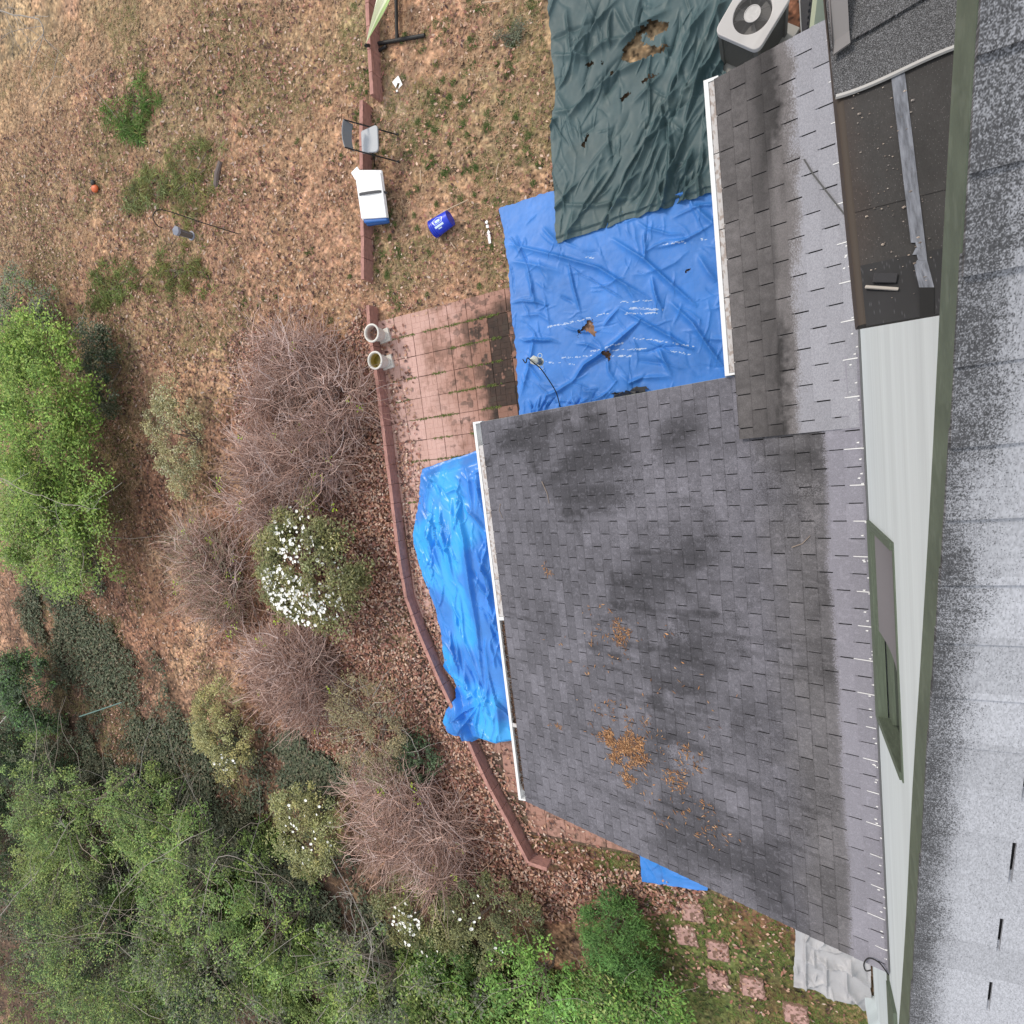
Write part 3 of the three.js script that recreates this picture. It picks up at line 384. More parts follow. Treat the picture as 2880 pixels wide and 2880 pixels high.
const blockTex = s => new THREE.MeshStandardMaterial({ roughness: 0.9, map: tex(256, 128, (x, y) => { const f = fbm(x * .05 + s, y * .05, 4), rake = .9 + .14 * ((y % 16) < 2 ? -1 : 0) + .1 * noise(x * .8, y * .3), d = sm(.6, .75, fbm(x * .03 + s, y * .09, 3)) * .3, k = (.78 + .44 * f) * rake * (1 - d); return [.43 * k, .225 * k, .19 * k]; }, true) });
const blockM = [blockTex(1), blockTex(7), blockTex(13)];
function lowWall(name, label, line, group) {
  const w = thing(name, label, 'garden wall', [0, 0, 0], 0, group), P = line.map(p => V(p[0], 0, p[1])), len = []; let L = 0; for (let i = 0; i + 1 < P.length; i++) { len.push(L); L += P[i].distanceTo(P[i + 1]); } len.push(L);
  const at = d => { d = clamp(d, 0, L); let i = 0; while (i < P.length - 2 && len[i + 1] < d) i++; return P[i].clone().lerp(P[i + 1], (d - len[i]) / (len[i + 1] - len[i])); };
  const n = Math.max(1, Math.round(L / 0.38)), T = 0.078;
  for (let i = 0; i < n; i++) { const a = at(i / n * L), b = at((i + 1) / n * L), dir = b.clone().sub(a), l = dir.length(), g = new RoundedBoxGeometry(l - 0.006, WALLH + .05, T, 1, 0.006); const uv = g.attributes.uv, ps = g.attributes.position; for (let k = 0; k < uv.count; k++) uv.setXY(k, ps.getX(k) / .8 + i * .37, (ps.getY(k) + ps.getZ(k)) / .4);
    const o = part('block', g, blockM[Math.floor(hash(i, 77) * 3)], w); o.position.set((a.x + b.x) / 2, WALLH / 2 - .025 + (hash(i, 5) - .5) * .006, (a.z + b.z) / 2); o.rotation.y = -Math.atan2(dir.z, dir.x); o.translateZ((hash(i, 8) - .5) * .008); o.rotateX((hash(i, 6) - .5) * .02); }
  return w;
}
lowWall('low_brick_wall', 'low reddish brick wall under the black hammock stand at the top', wallA);
lowWall('low_brick_wall', 'short low reddish brick wall under the folding chair and white bundle', wallB);
lowWall('low_brick_wall', 'long curving low reddish brick wall edging the patio behind the two urns', [...wallC]);
lowWall('low_brick_wall', 'short return of brick wall at the leafy end of the long curved wall', wallD);

// ---------------------------------------------------------------- tarpaulins
function resample(P, n) { const len = [0]; for (let i = 1; i < P.length; i++) len.push(len[i - 1] + Math.hypot(P[i][0] - P[i - 1][0], P[i][1] - P[i - 1][1])); const L = len[len.length - 1], out = []; for (let k = 0; k <= n; k++) { const d = k / n * L; let i = 0; while (i < P.length - 2 && len[i + 1] < d) i++; const t = (d - len[i]) / (len[i + 1] - len[i] || 1); out.push([mix(P[i][0], P[i + 1][0], t), mix(P[i][1], P[i + 1][1], t)]); } return out; }
function creases(list, x, z) { let h = 0; for (const c of list) { if (x < c.b[0] || x > c.b[1] || z < c.b[2] || z > c.b[3]) continue; const P = c.p; let best = 1e9, tt = 0; const n = P.length - 1; for (let i = 0; i < n; i++) { const ax = P[i][0], az = P[i][1], dx = P[i + 1][0] - ax, dz = P[i + 1][1] - az, t = clamp(((x - ax) * dx + (z - az) * dz) / (dx * dx + dz * dz + 1e-9)), ex = x - ax - dx * t, ez = z - az - dz * t, d = ex * ex + ez * ez; if (d < best) { best = d; tt = (i + t) / n; c.side = dx * ez - dz * ex > 0 ? 1 : -1; } } const d = Math.sqrt(best) / (c.side > 0 ? c.w : c.w * c.k), f = Math.sin(Math.PI * clamp(tt * .96 + .02)); h += c.a * Math.pow(f, .6) * Math.exp(-Math.pow(d, 1.35)); } return h; }
function crease(p, a, w, k = 1) { a *= 1.55; w *= .85; const m = w * Math.max(1, k) * 2.4; return { p, a, w, k, b: [Math.min(...p.map(q => q[0])) - m, Math.max(...p.map(q => q[0])) + m, Math.min(...p.map(q => q[1])) - m, Math.max(...p.map(q => q[1])) + m], side: 1 }; }
function randomCreases(n, box, ang, spread, len, a, w) { const out = []; for (let i = 0; i < n; i++) { let x = R(box[0], box[1]), z = R(box[2], box[3]), t = ang + (rnd() + rnd() - 1) * spread; const p = [[x, z]], l = len * R(.4, 1.5), k = 4; for (let j = 0; j < k; j++) { t += R(-.35, .35); x += Math.cos(t) * l / k; z += Math.sin(t) * l / k; p.push([x, z]); } out.push(crease(p, a * R(.3, 1.2) * (rnd() < .25 ? -.7 : 1), w * R(.5, 1.4), R(.3, 2.2))); } return out; }
function tarp(name, label, Lp, Rp, nx, nz, hfn, holes, material, fray = 0.01, box) {
  const L = resample(Lp, nz), Rr = resample(Rp, nz), pos = new Float32Array((nx + 1) * (nz + 1) * 3), uv = new Float32Array((nx + 1) * (nz + 1) * 2), idx = [];
  for (let j = 0; j <= nz; j++) for (let i = 0; i <= nx; i++) { const s = i / nx, k = j * (nx + 1) + i, e = Math.min(s, 1 - s), eb = Math.min(j / nz, 1 - j / nz); let x = mix(L[j][0], Rr[j][0], s), z = mix(L[j][1], Rr[j][1], s);
    if (e < .02) x += (fbm(z * 9, 4, 3) - .5) * fray * 3; if (eb < .02) z += (fbm(x * 7, 8, 3) - .5) * fray * 3;
    pos[k * 3] = x; pos[k * 3 + 1] = hfn(x, z, s, j / nz); pos[k * 3 + 2] = z; uv[k * 2] = (x - box[0]) / (box[1] - box[0]); uv[k * 2 + 1] = (z - box[2]) / (box[3] - box[2]); }
  for (let j = 0; j < nz; j++) for (let i = 0; i < nx; i++) { const a = j * (nx + 1) + i, b = a + 1, c = a + nx + 1, d = c + 1, x = pos[a * 3] + (noise(pos[a * 3] * 40, pos[a * 3 + 2] * 40) - .5) * .05, z = pos[a * 3 + 2] + (noise(pos[a * 3] * 40 + 50, pos[a * 3 + 2] * 40) - .5) * .05; if (holes.some(h => inPoly(x, z, h))) continue; idx.push(a, c, b, b, c, d); }
  const g = new THREE.BufferGeometry(); g.setAttribute('position', new THREE.BufferAttribute(pos, 3)); g.setAttribute('uv', new THREE.BufferAttribute(uv, 2)); g.setIndex(idx); g.computeVertexNormals();
  return single(name, g, material, label, 'tarp');
}
const tarpMat = (map, rough = .5) => new THREE.MeshPhysicalMaterial({ map, roughness: rough, side: THREE.DoubleSide, specularIntensity: 1 });
const BLUE = [.036, .182, .55];
{ // worn blue ground tarp
  const box = [-4.0, 0.5, -4.3, 0.1];
  const flakes = [[[-3.24,-2.038], [-2.692,-2.032], 26], [[-2.692,-2.032], [-2.17,-2.047], 14], [[-1.948,-2.171], [-1.47,-2.096], 12], [[-1.816,-2.053], [-1.309,-1.916], 26], [[-1.884,-1.978], [-1.409,-1.889], 18], [[-3.023,-1.496], [-2.49,-1.434], 16], [[-2.525,-1.523], [-1.632,-1.391], 30], [[-2.265,-1.517], [-1.966,-1.543], 16], [[-1.797,-1.591], [-1.253,-1.419], 12], [[-1.217,-1.393], [-0.92,-1.289], 8], [[-1.264,-1.294], [-0.966,-1.182], 10], [[-2.438,-2.983], [-2.295,-2.917], 6], [[-1.249,-2.866], [-0.914,-2.807], 9], [[-2.214,-1.384], [-1.863,-1.322], 16], [[-3.374,-1.493], [-2.722,-1.338], 9], [[-0.695,-2.796], [-0.625,-2.769], 3]];
  const spots = []; for (const [a, b, n] of flakes) for (let i = 0; i < n * 1.7; i++) { const t = rnd(); spots.push([mix(a[0], b[0], t), mix(a[1], b[1], t) + R(-.012, .012), R(.005, .024), R(.003, .008)]); }
  const N = 1024, mask = new Float32Array(N * N); for (const [x, z, a, b] of spots) { const cx = (x - box[0]) / (box[1] - box[0]) * N, cz = (z - box[2]) / (box[3] - box[2]) * N, ra = a / (box[1] - box[0]) * N, rb = Math.max(1.1, b / (box[3] - box[2]) * N); for (let j = -Math.ceil(rb + 1); j <= rb + 1; j++) for (let i = -Math.ceil(ra + 1); i <= ra + 1; i++) { const X = Math.round(cx + i), Z = Math.round(cz + j); if (X < 0 || Z < 0 || X >= N || Z >= N) continue; if (Math.hypot(i / ra, j / rb) + (hash(X, Z) - .5) * .5 < 1) mask[Z * N + X] = 1; } }
  const map = tex(N, N, (x, y) => { const f = fbm(x * .012, y * .012, 4), g = hash(x, y), k = .8 + .4 * f + .1 * (g - .5) - ((x % 72) < 1 || (y % 96) < 1 ? .12 : 0), w = mask[y * N + x]; const c = mix3(BLUE.map(v => v * k), [.06, .2, .56], sm(.5, .7, fbm(x * .03 + 20, y * .03, 3)) * .5); return mix3(c, [.6, .66, .76], w * .72); });
  const cr = [
    crease([[-3.705,-3.498], [-2.91,-3.11], [-2.227,-2.751], [-1.977,-2.524], [-1.507,-2.124]], .055, .05, .5), crease([[-3.715,-3.226], [-3.418,-3.111], [-2.871,-2.855]], .03, .05), crease([[-3.441,-3.117], [-3.416,-2.732], [-3.364,-2.382]], .03, .03), crease([[-2.725,-2.963], [-2.679,-2.565], [-2.612,-2.16]], .035, .03, .6),
    crease([[-1.98,-3.132], [-1.515,-2.705], [-1.112,-2.208], [-0.837,-1.882]], .055, .05, .5), crease([[-1.187,-1.996], [-0.894,-1.629], [-0.7,-1.248], [-0.458,-0.807]], .06, .05, .6), crease([[-1.977,-2.087], [-1.411,-1.635], [-0.923,-1.251]], .05, .04, .6), crease([[-1.675,-1.816], [-2.069,-1.562], [-2.362,-1.411], [-2.613,-1.309], [-2.838,-1.092]], .075, .05, .4),
    crease([[-1.44,-2.437], [-1.406,-2.159], [-1.329,-1.911]], .04, .03), crease([[-0.799,-3.335], [-0.603,-3.063], [-0.374,-2.802]], .04, .05), crease([[-0.748,-2.571], [-0.623,-2.301], [-0.526,-2.149]], .045, .05), crease([[-1.5,-3.102], [-1.5,-2.873], [-1.517,-2.686]], .03, .03), crease([[-1.977,-2.087], [-2.136,-1.96], [-2.252,-1.862]], .03, .03), crease([[-2.838,-1.092], [-3.128,-0.966], [-3.37,-0.915]], .05, .04), crease([[-2.241,-1.327], [-2.238,-1.141], [-2.129,-0.938]], .03, .03), crease([[-2.055,-1.049], [-1.922,-0.905], [-1.711,-0.953], [-1.296,-0.905]], .04, .04), crease([[-1.449,-1.426], [-1.275,-0.921]], .035, .04), crease([[-3.434,-1.99], [-3.592,-1.477], [-3.825,-0.982]], .035, .04), crease([[-3.636,-2.311], [-3.33,-2.269], [-3.096,-2.072]], .025, .03), crease([[-3.102,-3.609], [-2.868,-3.283]], .03, .04),
    ...randomCreases(70, [-3.8, .3, -4, -.1], .6, .9, .6, .03, .022), ...randomCreases(160, [-3.8, .3, -4, -.1], 1, 1.6, .28, .013, .014), ...randomCreases(60, [-3.7, -1.5, -1, -.2], 2.4, 1.2, .35, .035, .022), ...randomCreases(50, [-3.8, .3, -4, -.1], 1.4, .4, .5, .015, .018)];
  const hf = (x, z) => 0.034 + .03 * fbm(x * 1.3, z * 1.3, 2) + creases(cr, x, z) + .006 * fbm(x * 12, z * 12, 2);
  const blob = (cx, cz, P) => P.map(([a, b]) => [cx + a, cz + b]);
  const holes = [[[-2.541,-2.002], [-2.442,-2.002], [-2.423,-1.875], [-2.391,-1.766], [-2.429,-1.712], [-2.495,-1.807], [-2.576,-1.875], [-2.718,-1.788], [-2.664,-1.882], [-2.569,-1.946]], [[-2.315,-1.444], [-2.204,-1.485], [-2.186,-1.338], [-2.232,-1.305], [-2.279,-1.375]], [[-0.954,-2.417], [-0.886,-2.447], [-0.891,-2.383], [-0.947,-2.387]]];
  tarp('blue_tarp', 'worn blue tarp with white scuffs and burn holes beside the grey roof corner', [[-3.858,-4.107], [-3.805,-3.672], [-3.799,-3.332], [-3.806,-2.606], [-3.83,-1.738], [-3.893,-0.632], [-3.9, -.3]], [[.2, -4.15], [.25, -2], [.2, -.3]], 340, 300, hf, holes, tarpMat(map, .52), .022, box);
  const soilM = mat(.06, .035, .02); // dark burnt earth seen through the holes
  holes.forEach((h, i) => { const c = h.reduce((a, p) => [a[0] + p[0] / h.length, a[1] + p[1] / h.length], [0, 0]); });
}
{ // dark green tarp, torn
  const box = [-3.1, 0.6, -8.5, -3.1];
  const map = tex(768, 1024, (x, y) => { const f = fbm(x * .012, y * .012, 4), k = .78 + .4 * f + .1 * (hash(x, y) - .5) - ((x % 90) < 1 || (y % 110) < 1 ? .1 : 0), d = sm(.55, .75, fbm(x * .02 + 30, y * .02, 4)) * .3; return mix3([.046 * k, .086 * k, .094 * k], [.08, .11, .105], d); });
  const cr = [crease([[-2.509,-5.037], [-2.168,-5.254], [-1.654,-5.419], [-1.078,-5.445]], .06, .06, .5), crease([[-1.763,-3.704], [-1.453,-4.124], [-1.091,-4.7], [-0.791,-4.931]], .055, .06, .5), crease([[-1.086,-3.684], [-1.027,-4.089], [-1.004,-4.523]], .05, .04, .5), crease([[-2.71,-5.224], [-2.468,-5.14], [-2.291,-5.17]], .035, .04), crease([[-2.344,-6.537], [-2.346,-6.261], [-2.352,-5.935]], .03, .03), crease([[-2.607,-6.007], [-2.112,-5.792], [-1.826,-5.881], [-1.509,-5.83]], .045, .05, .6), crease([[-1.62,-5.776], [-1.295,-5.889], [-0.911,-5.946]], .06, .05, .5), crease([[-1.627,-6.265], [-1.542,-6.037], [-1.456,-5.833]], .03, .03),
    crease([[-0.78,-4.447], [-0.491,-5.055], [-0.282,-5.345]], .07, .05, .5), crease([[-0.659,-4.74], [-0.396,-5.066], [-0.263,-5.291]], .06, .04), crease([[-0.802,-4.791], [-0.625,-4.87], [-0.422,-5.029]], .05, .05), crease([[-0.748,-5.482], [-0.596,-5.562], [-0.366,-5.789]], .05, .05, .6), crease([[-1.475,-3.286], [-1.235,-3.602], [-1.089,-3.809]], .035, .04), crease([[-2.788,-3.866], [-2.16,-3.661], [-1.498,-3.627]], .025, .03),
    ...randomCreases(90, [-2.9, .2, -8, -3.4], 2.2, .9, .7, .045, .03), ...randomCreases(200, [-2.9, .2, -8, -3.4], 1.8, 1.6, .3, .014, .015), ...randomCreases(50, [-2.9, .2, -8, -3.4], 1.55, .25, .8, .014, .016), ...randomCreases(40, [-1.2, .2, -5.5, -3.6], 1.9, .3, .9, .045, .03)];
  const hf = (x, z, s, t) => 0.085 + .045 * fbm(x * 1.1 + 4, z * 1.1, 2) + creases(cr, x, z) + .008 * fbm(x * 10, z * 10, 2) - (t > .985 ? .025 : 0);
  const holes = [[[-1.61,-5.6], [-1.546,-5.722], [-1.297,-5.866], [-1.141,-5.898], [-0.923,-5.81], [-0.906,-5.709], [-1.081,-5.708], [-1.163,-5.645], [-1.249,-5.823], [-1.309,-5.727], [-1.216,-5.618], [-0.9,-5.483], [-0.977,-5.453], [-1.335,-5.446], [-1.489,-5.48]], [[-2.134,-5.712], [-2.06,-5.747], [-2.01,-5.691], [-2.084,-5.656]], [[-1.796,-5.497], [-1.741,-5.501], [-1.75,-5.405], [-1.802,-5.437]], [[-1.358,-5.187], [-1.201,-5.202], [-1.074,-5.203], [-1.256,-5.161], [-1.335,-5.154]], [[-1.675,-5.066], [-1.577,-5.106], [-1.472,-5.093], [-1.638,-5.028]], [[-2.338,-4.587], [-2.217,-4.782], [-2.188,-4.785], [-2.282,-4.569]], [[-1.763,-6.516], [-1.699,-6.489], [-1.731,-6.43]], [[-1.903,-5.662], [-1.863,-5.647], [-1.882,-5.592]]];
  tarp('green_tarp', 'large dark green tarp with a torn hole lying beside the air conditioner', [[-2.55, -8.4], [-2.624,-6.88], [-2.638,-6.25], [-2.643,-5.555], [-2.784,-4.971], [-2.826,-4.34], [-2.889,-3.3]], [[.35, -8.4], [.3, -6.2], [-0.19,-5.171], [-0.231,-4.911], [.25, -4.2], [-0.205,-3.384]], 280, 340, hf, holes, tarpMat(map, .55), .018, box);
}
const patchBlue = (seed, deep) => tex(512, 1024, (x, y) => { const f = fbm(x * .015 + seed, y * .015, 4), k = .8 + .4 * f + .08 * (hash(x, y) - .5); return mix3([.05 * k, .23 * k, .66 * k], deep, sm(.45, .65, fbm(x * .01 + seed * 2, y * .007, 3)) * .8); });
{ // cleaner blue tarp heaped under the gutter and over the low wall
  const box = [-7, -2.9, -.5, 5.8];
  const Lp = [[-6.062,0.086], [-6.135,0.27], [-6.262,0.759], [-6.5,1.377], [-6.503,1.634], [-6.396,2.19], [-6.209,2.807], [-6.139,3.329], [-6.156,4.057], [-5.932,4.462], [-5.917,4.687], [-6.258,5.026], [-6.381,5.303], [-6.3,5.526], [-6.155,5.57]];
  const Rp = [[-3.2, -.42], [-3.2, 1], [-3.2, 3], [-3.2, 4.6], [-3.25, 5.42]];
  const f = (pts, a, w, k) => crease(pts, a, w, k);
  const cr = [f([[-5.217,0.667], [-5.171,1.057], [-5.07,1.422], [-5.061,2.331], [-5.047,3.101], [-5.112,4.204]], .09, .1, .35), f([[-5.375,0.685], [-5.346,0.957], [-5.325,1.29]], .05, .05), f([[-5.698,0.844], [-5.638,1.276], [-5.535,1.771], [-5.533,2.236]], .06, .06, .5), f([[-6.069,1.255], [-5.945,1.635], [-5.827,2.171]], .06, .07, .5), f([[-6.296,1.751], [-6.153,2.263], [-6.011,2.902]], .05, .05), f([[-5.652,3.054], [-5.502,3.367], [-5.321,3.709], [-5.195,4.051], [-5.226,4.533]], .06, .05), f([[-5.677,2.738], [-5.478,3.081]], .05, .04), f([[-5.5,0.586], [-5.247,0.516], [-5.032,0.68]], .05, .05), f([[-6.004,0.151], [-5.743,0.325], [-5.639,0.575]], .04, .05), f([[-4.766,0.205], [-4.749,0.555], [-4.841,0.988]], .05, .05), f([[-5.12,0.822], [-4.854,1.075], [-4.664,1.38]], .05, .04, .6), f([[-5.006,2.179], [-4.808,2.453], [-4.658,2.574]], .05, .04), f([[-5.279,4.667], [-5.703,4.903], [-6.242,5.295]], .07, .05, .5), f([[-5.279,4.667], [-5.659,5.097], [-5.888,5.423]], .07, .05, .5), f([[-5.279,4.667], [-5.405,5.07], [-5.374,5.361]], .07, .05, .5), f([[-5.279,4.667], [-5.564,4.432], [-6.051,4.273]], .06, .06, .5), f([[-5.279,4.667], [-5.475,4.555], [-5.827,4.75]], .05, .05), f([[-4.802,4.433], [-4.818,4.815], [-4.885,5.206]], .06, .05), f([[-4.952,4.035], [-5.051,4.518], [-5.27,4.86]], .05, .05),
    ...randomCreases(120, [-6.5, -3.3, 0, 4.6], 1.35, .35, .8, .05, .028), ...randomCreases(260, [-6.5, -3.3, -.3, 5.5], 1.3, .7, .32, .02, .016), ...randomCreases(50, [-6.3, -3.5, -.2, 1], .8, 1.2, .5, .03, .03), ...randomCreases(40, [-6.4, -4, 4.3, 5.5], 1.2, 1.5, .4, .03, .03)];
  const hf = (x, z, s, t) => { const e = sm(0, .12, s) * sm(0, .05, t) * sm(1, .96, t); const wall = .24 * sm(.22, .05, Math.abs(x - wallX(z) - .02)) * sm(3.6, 4.4, z); return Math.max(.05, wall) + e * (.05 + .2 * sm(0, .35, s) * (.6 + .4 * fbm(x * 1.2, z * .8, 2)) + .18 * Math.exp(-Math.pow((s - .42) / .13, 2)) * sm(.12, .3, t)) + creases(cr, x, z) * (.35 + .65 * e) + .008 * fbm(x * 9, z * 6, 2); };
  tarp('blue_tarp', 'bright blue tarp heaped along the white gutter and over the low wall', Lp, Rp, 240, 420, hf, [], tarpMat(patchBlue(3, [.05, .4, .85]), .33), .012, box);
}
{
  const box = [-2.6, -.8, 6.6, 8.1]; const cr = randomCreases(40, box, .3, 1.5, .5, .02, .03);
  tarp('blue_tarp', 'small corner of blue tarp showing below the grey roof edge', [[-2.45, 4.85], [-2.517,7.444], [-2.523,7.938]], [[-.9, 4.85], [-.95, 6.4], [-1.388,7.837]], 90, 130, (x, z) => .05 + creases(cr, x, z) + .01 * fbm(x * 8, z * 8, 2), [], tarpMat(patchBlue(9, [.02, .2, .6]), .4), .008, box);
  const map = tex(512, 512, (x, y) => { const k = .42 + .12 * (fbm(x * .02, y * .02, 4) - .5) + .03 * (hash(x, y) - .5); return [k, k * 1.0, k * 1.05]; }); const b2 = [-.4, 1.1, 6, 9.4];
  const sc = [...randomCreases(60, b2, .2, 1.4, .4, .05, .035), ...randomCreases(60, b2, 1.4, .8, .3, .03, .02), crease([[0.083,8.206], [0.038,9.222]], .04, .03), crease([[0.364,8.555], [0.333,9.2]], .04, .025), crease([[0.636,8.624], [0.62,9.159]], .035, .03), crease([[-0.088,8.698], [0.877,8.584]], .02, .05)];
  tarp('silver_tarp', 'crumpled silver grey tarp on the ground beside the pale lower wall', [[-.05, 6.2], [-0.054,8.227], [-0.142,9.162]], [[.97, 6.2], [.97, 8.4], [0.945,9.282]], 90, 150, (x, z) => .05 + creases(sc, x, z) + .012 * fbm(x * 6, z * 6, 2), [], tarpMat(map, .45), .008, b2);
}

// ---------------------------------------------------------------- garden objects
const tubeG = (pts, r, seg = 24, rad = 8) => new THREE.TubeGeometry(new THREE.CatmullRomCurve3(pts.map(p => V(...p))), seg, r, rad);
const rod = (a, b, r, rad = 8) => { const A = V(...a), B = V(...b), d = B.clone().sub(A), g = new THREE.CylinderGeometry(r, r, d.length(), rad); g.applyQuaternion(new THREE.Quaternion().setFromUnitVectors(V(0, 1, 0), d.normalize())); g.translate((a[0] + b[0]) / 2, (a[1] + b[1]) / 2, (a[2] + b[2]) / 2); return g; };
{ const mb = new MB(), c = [-1.932,-0.747], n = 14, P = (i, j) => { const u = i / n * 2 - 1, v = j / n * 2 - 1, d = Math.max(0, 1 - u * u * .9 - v * v * .9); return [c[0] + u * .26 + (noise(i * .9, j * .9) - .5) * .12, .09 + d * (.1 + .22 * noise(i * .8 + 3, j * .8)), c[1] + .16 + v * .2 + (noise(i * .7 + 9, j * .9) - .5) * .1]; }; for (let i = 0; i < n; i++) for (let j = 0; j < n; j++) mb.quad(P(i, j), P(i + 1, j), P(i + 1, j + 1), P(i, j + 1)); single('black_plastic', mb.geo(), mat(.01, .01, .012, .35), 'crumpled black plastic sheet peeking out at the roof edge on blue tarp', 'plastic sheet'); }
// two urns on plinths
const potM = new THREE.MeshStandardMaterial({ roughness: .8, map: tex(256, 256, (x, y) => { const k = .68 + .16 * (fbm(x * .04, y * .04, 4) - .5) - .12 * sm(.58, .7, fbm(x * .03 + 9, y * .06, 4)); return [k, k * .965, k * .9]; }, true) });
function urn(label, x, z, fill, turn, inner) {
  const o = thing('garden_urn', label, 'urn', [x, PTOP - .002, z], turn, 'two cream urns on the patio edge');
  part('plinth', new RoundedBoxGeometry(.25, .06, .25, 2, .008).translate(0, .03, 0), potM, o);
  const pr = [[.0, .06], [.09, .06], [.095, .08], [.07, .1], [.062, .125], [.09, .14], [.118, .17], [.128, .24], [.132, .31], [.138, .36], [.146, .385], [.168, .392], [.172, .41], [.168, .426], [.15, .43], [.138, .425], [.13, .39], [.122, .31], [.115, .22], [.1, .17], [0, .16]];
  part('bowl', new THREE.LatheGeometry(pr.map(p => new THREE.Vector2(...p)), 40), potM, o);
  part('soil', new THREE.CircleGeometry(.122, 28).rotateX(-Math.PI / 2).translate(0, .29, 0), fill, o); part('inner_face', new THREE.LatheGeometry([[.118, .28], [.1215, .31], [.127, .37], [.133, .405]].map(p => new THREE.Vector2(...p)), 36), inner, o); return o;
}
{ const wet = new THREE.MeshPhysicalMaterial({ roughness: .25, map: tex(128, 128, (x, y) => { const f = fbm(x * .05, y * .05, 4); return [.10 + .12 * f, .075 + .09 * f, .008 + .02 * f]; }) }), dry = new THREE.MeshStandardMaterial({ roughness: .9, map: tex(128, 128, (x, y) => { const f = fbm(x * .06, y * .06, 4); return [.1 + .25 * f, .05 + .13 * f, .04 + .09 * f]; }) });
  const u1 = urn('cream urn with brown leaves inside, the one nearer the lawn', -6.53, -2.53, dry, .12, mat(.42, .3, .26)); urn('cream urn holding murky yellow water, the one nearer the shrubs', -6.54, -2.03, wet, .12, mat(.34, .25, .06));
  const mb = new MB(); for (let i = 0; i < 26; i++) { const a = R(0, 6.28), r = R(0, .09), t = R(0, 6.28); mb.leaf(Math.cos(a) * r, .3 + R(0, .02), Math.sin(a) * r, Math.cos(t), R(-.1, .4), Math.sin(t), R(.05, .11), R(.01, .03), vary(pick([[.16, .1, .1], [.3, .16, .1], [.1, .07, .06]]), .3)); } part('dead_leaves', mb.geo(), VC, u1).userData.kind = 'stuff'; }
// folding chair
{
  const o = thing('folding_chair', 'grey plastic folding chair with thin black legs astride the brick wall', 'chair', [-6.0, 0, -5.74], -.12);
  const gm = new THREE.MeshStandardMaterial({ color: lin(.36, .38, .41), roughness: .55 }), gd = new THREE.MeshStandardMaterial({ color: lin(.17, .185, .205), roughness: .6 });
  const sh = new THREE.Shape(); sh.moveTo(-.17, -.15); sh.quadraticCurveTo(-.17, -.17, -.14, -.172); sh.lineTo(.11, -.2); sh.quadraticCurveTo(.16, -.2, .165, -.15); sh.lineTo(.165, .15); sh.quadraticCurveTo(.16, .2, .11, .2); sh.lineTo(-.14, .172); sh.quadraticCurveTo(-.17, .17, -.17, .15);
  const sg = new THREE.ExtrudeGeometry(sh, { depth: .022, bevelEnabled: true, bevelSize: .012, bevelThickness: .008, bevelSegments: 2 }); sg.rotateX(Math.PI / 2); sg.translate(.02, .455, 0); part('seat', sg, gm, o);
  const mb = new MB(), n = 14; const bp = (i, k, f) => { const t = i / n * 2 - 1, x = -.2 - .045 * (1 - t * t) - k * .035 + f * .014; return [x, .63 + k * .2, t * .215]; };
  for (let i = 0; i < n; i++) for (const f of [0, 1]) mb.quad(bp(i, 0, f), bp(i + 1, 0, f), bp(i + 1, 1, f), bp(i, 1, f)); for (let i = 0; i < n; i++) for (const k of [0, 1]) mb.quad(bp(i, k, 0), bp(i + 1, k, 0), bp(i + 1, k, 1), bp(i, k, 1)); part('backrest', mb.geo(), mat(.2, .215, .235, .6), o);
  for (const s of [-1, 1]) { part('leg', rod([-.235, .82, s * .218], [.3, .0, s * .225], .0125), blackM, o); part('leg', rod([.06, .45, s * .19], [-.24, .0, s * .19], .0115), blackM, o); part('foot', rod([.292, .0, s * .225], [.308, .03, s * .225], .018), blackM, o); }
  part('stretcher', rod([-.16, .12, -.19], [-.16, .12, .19], .01), blackM, o);
}
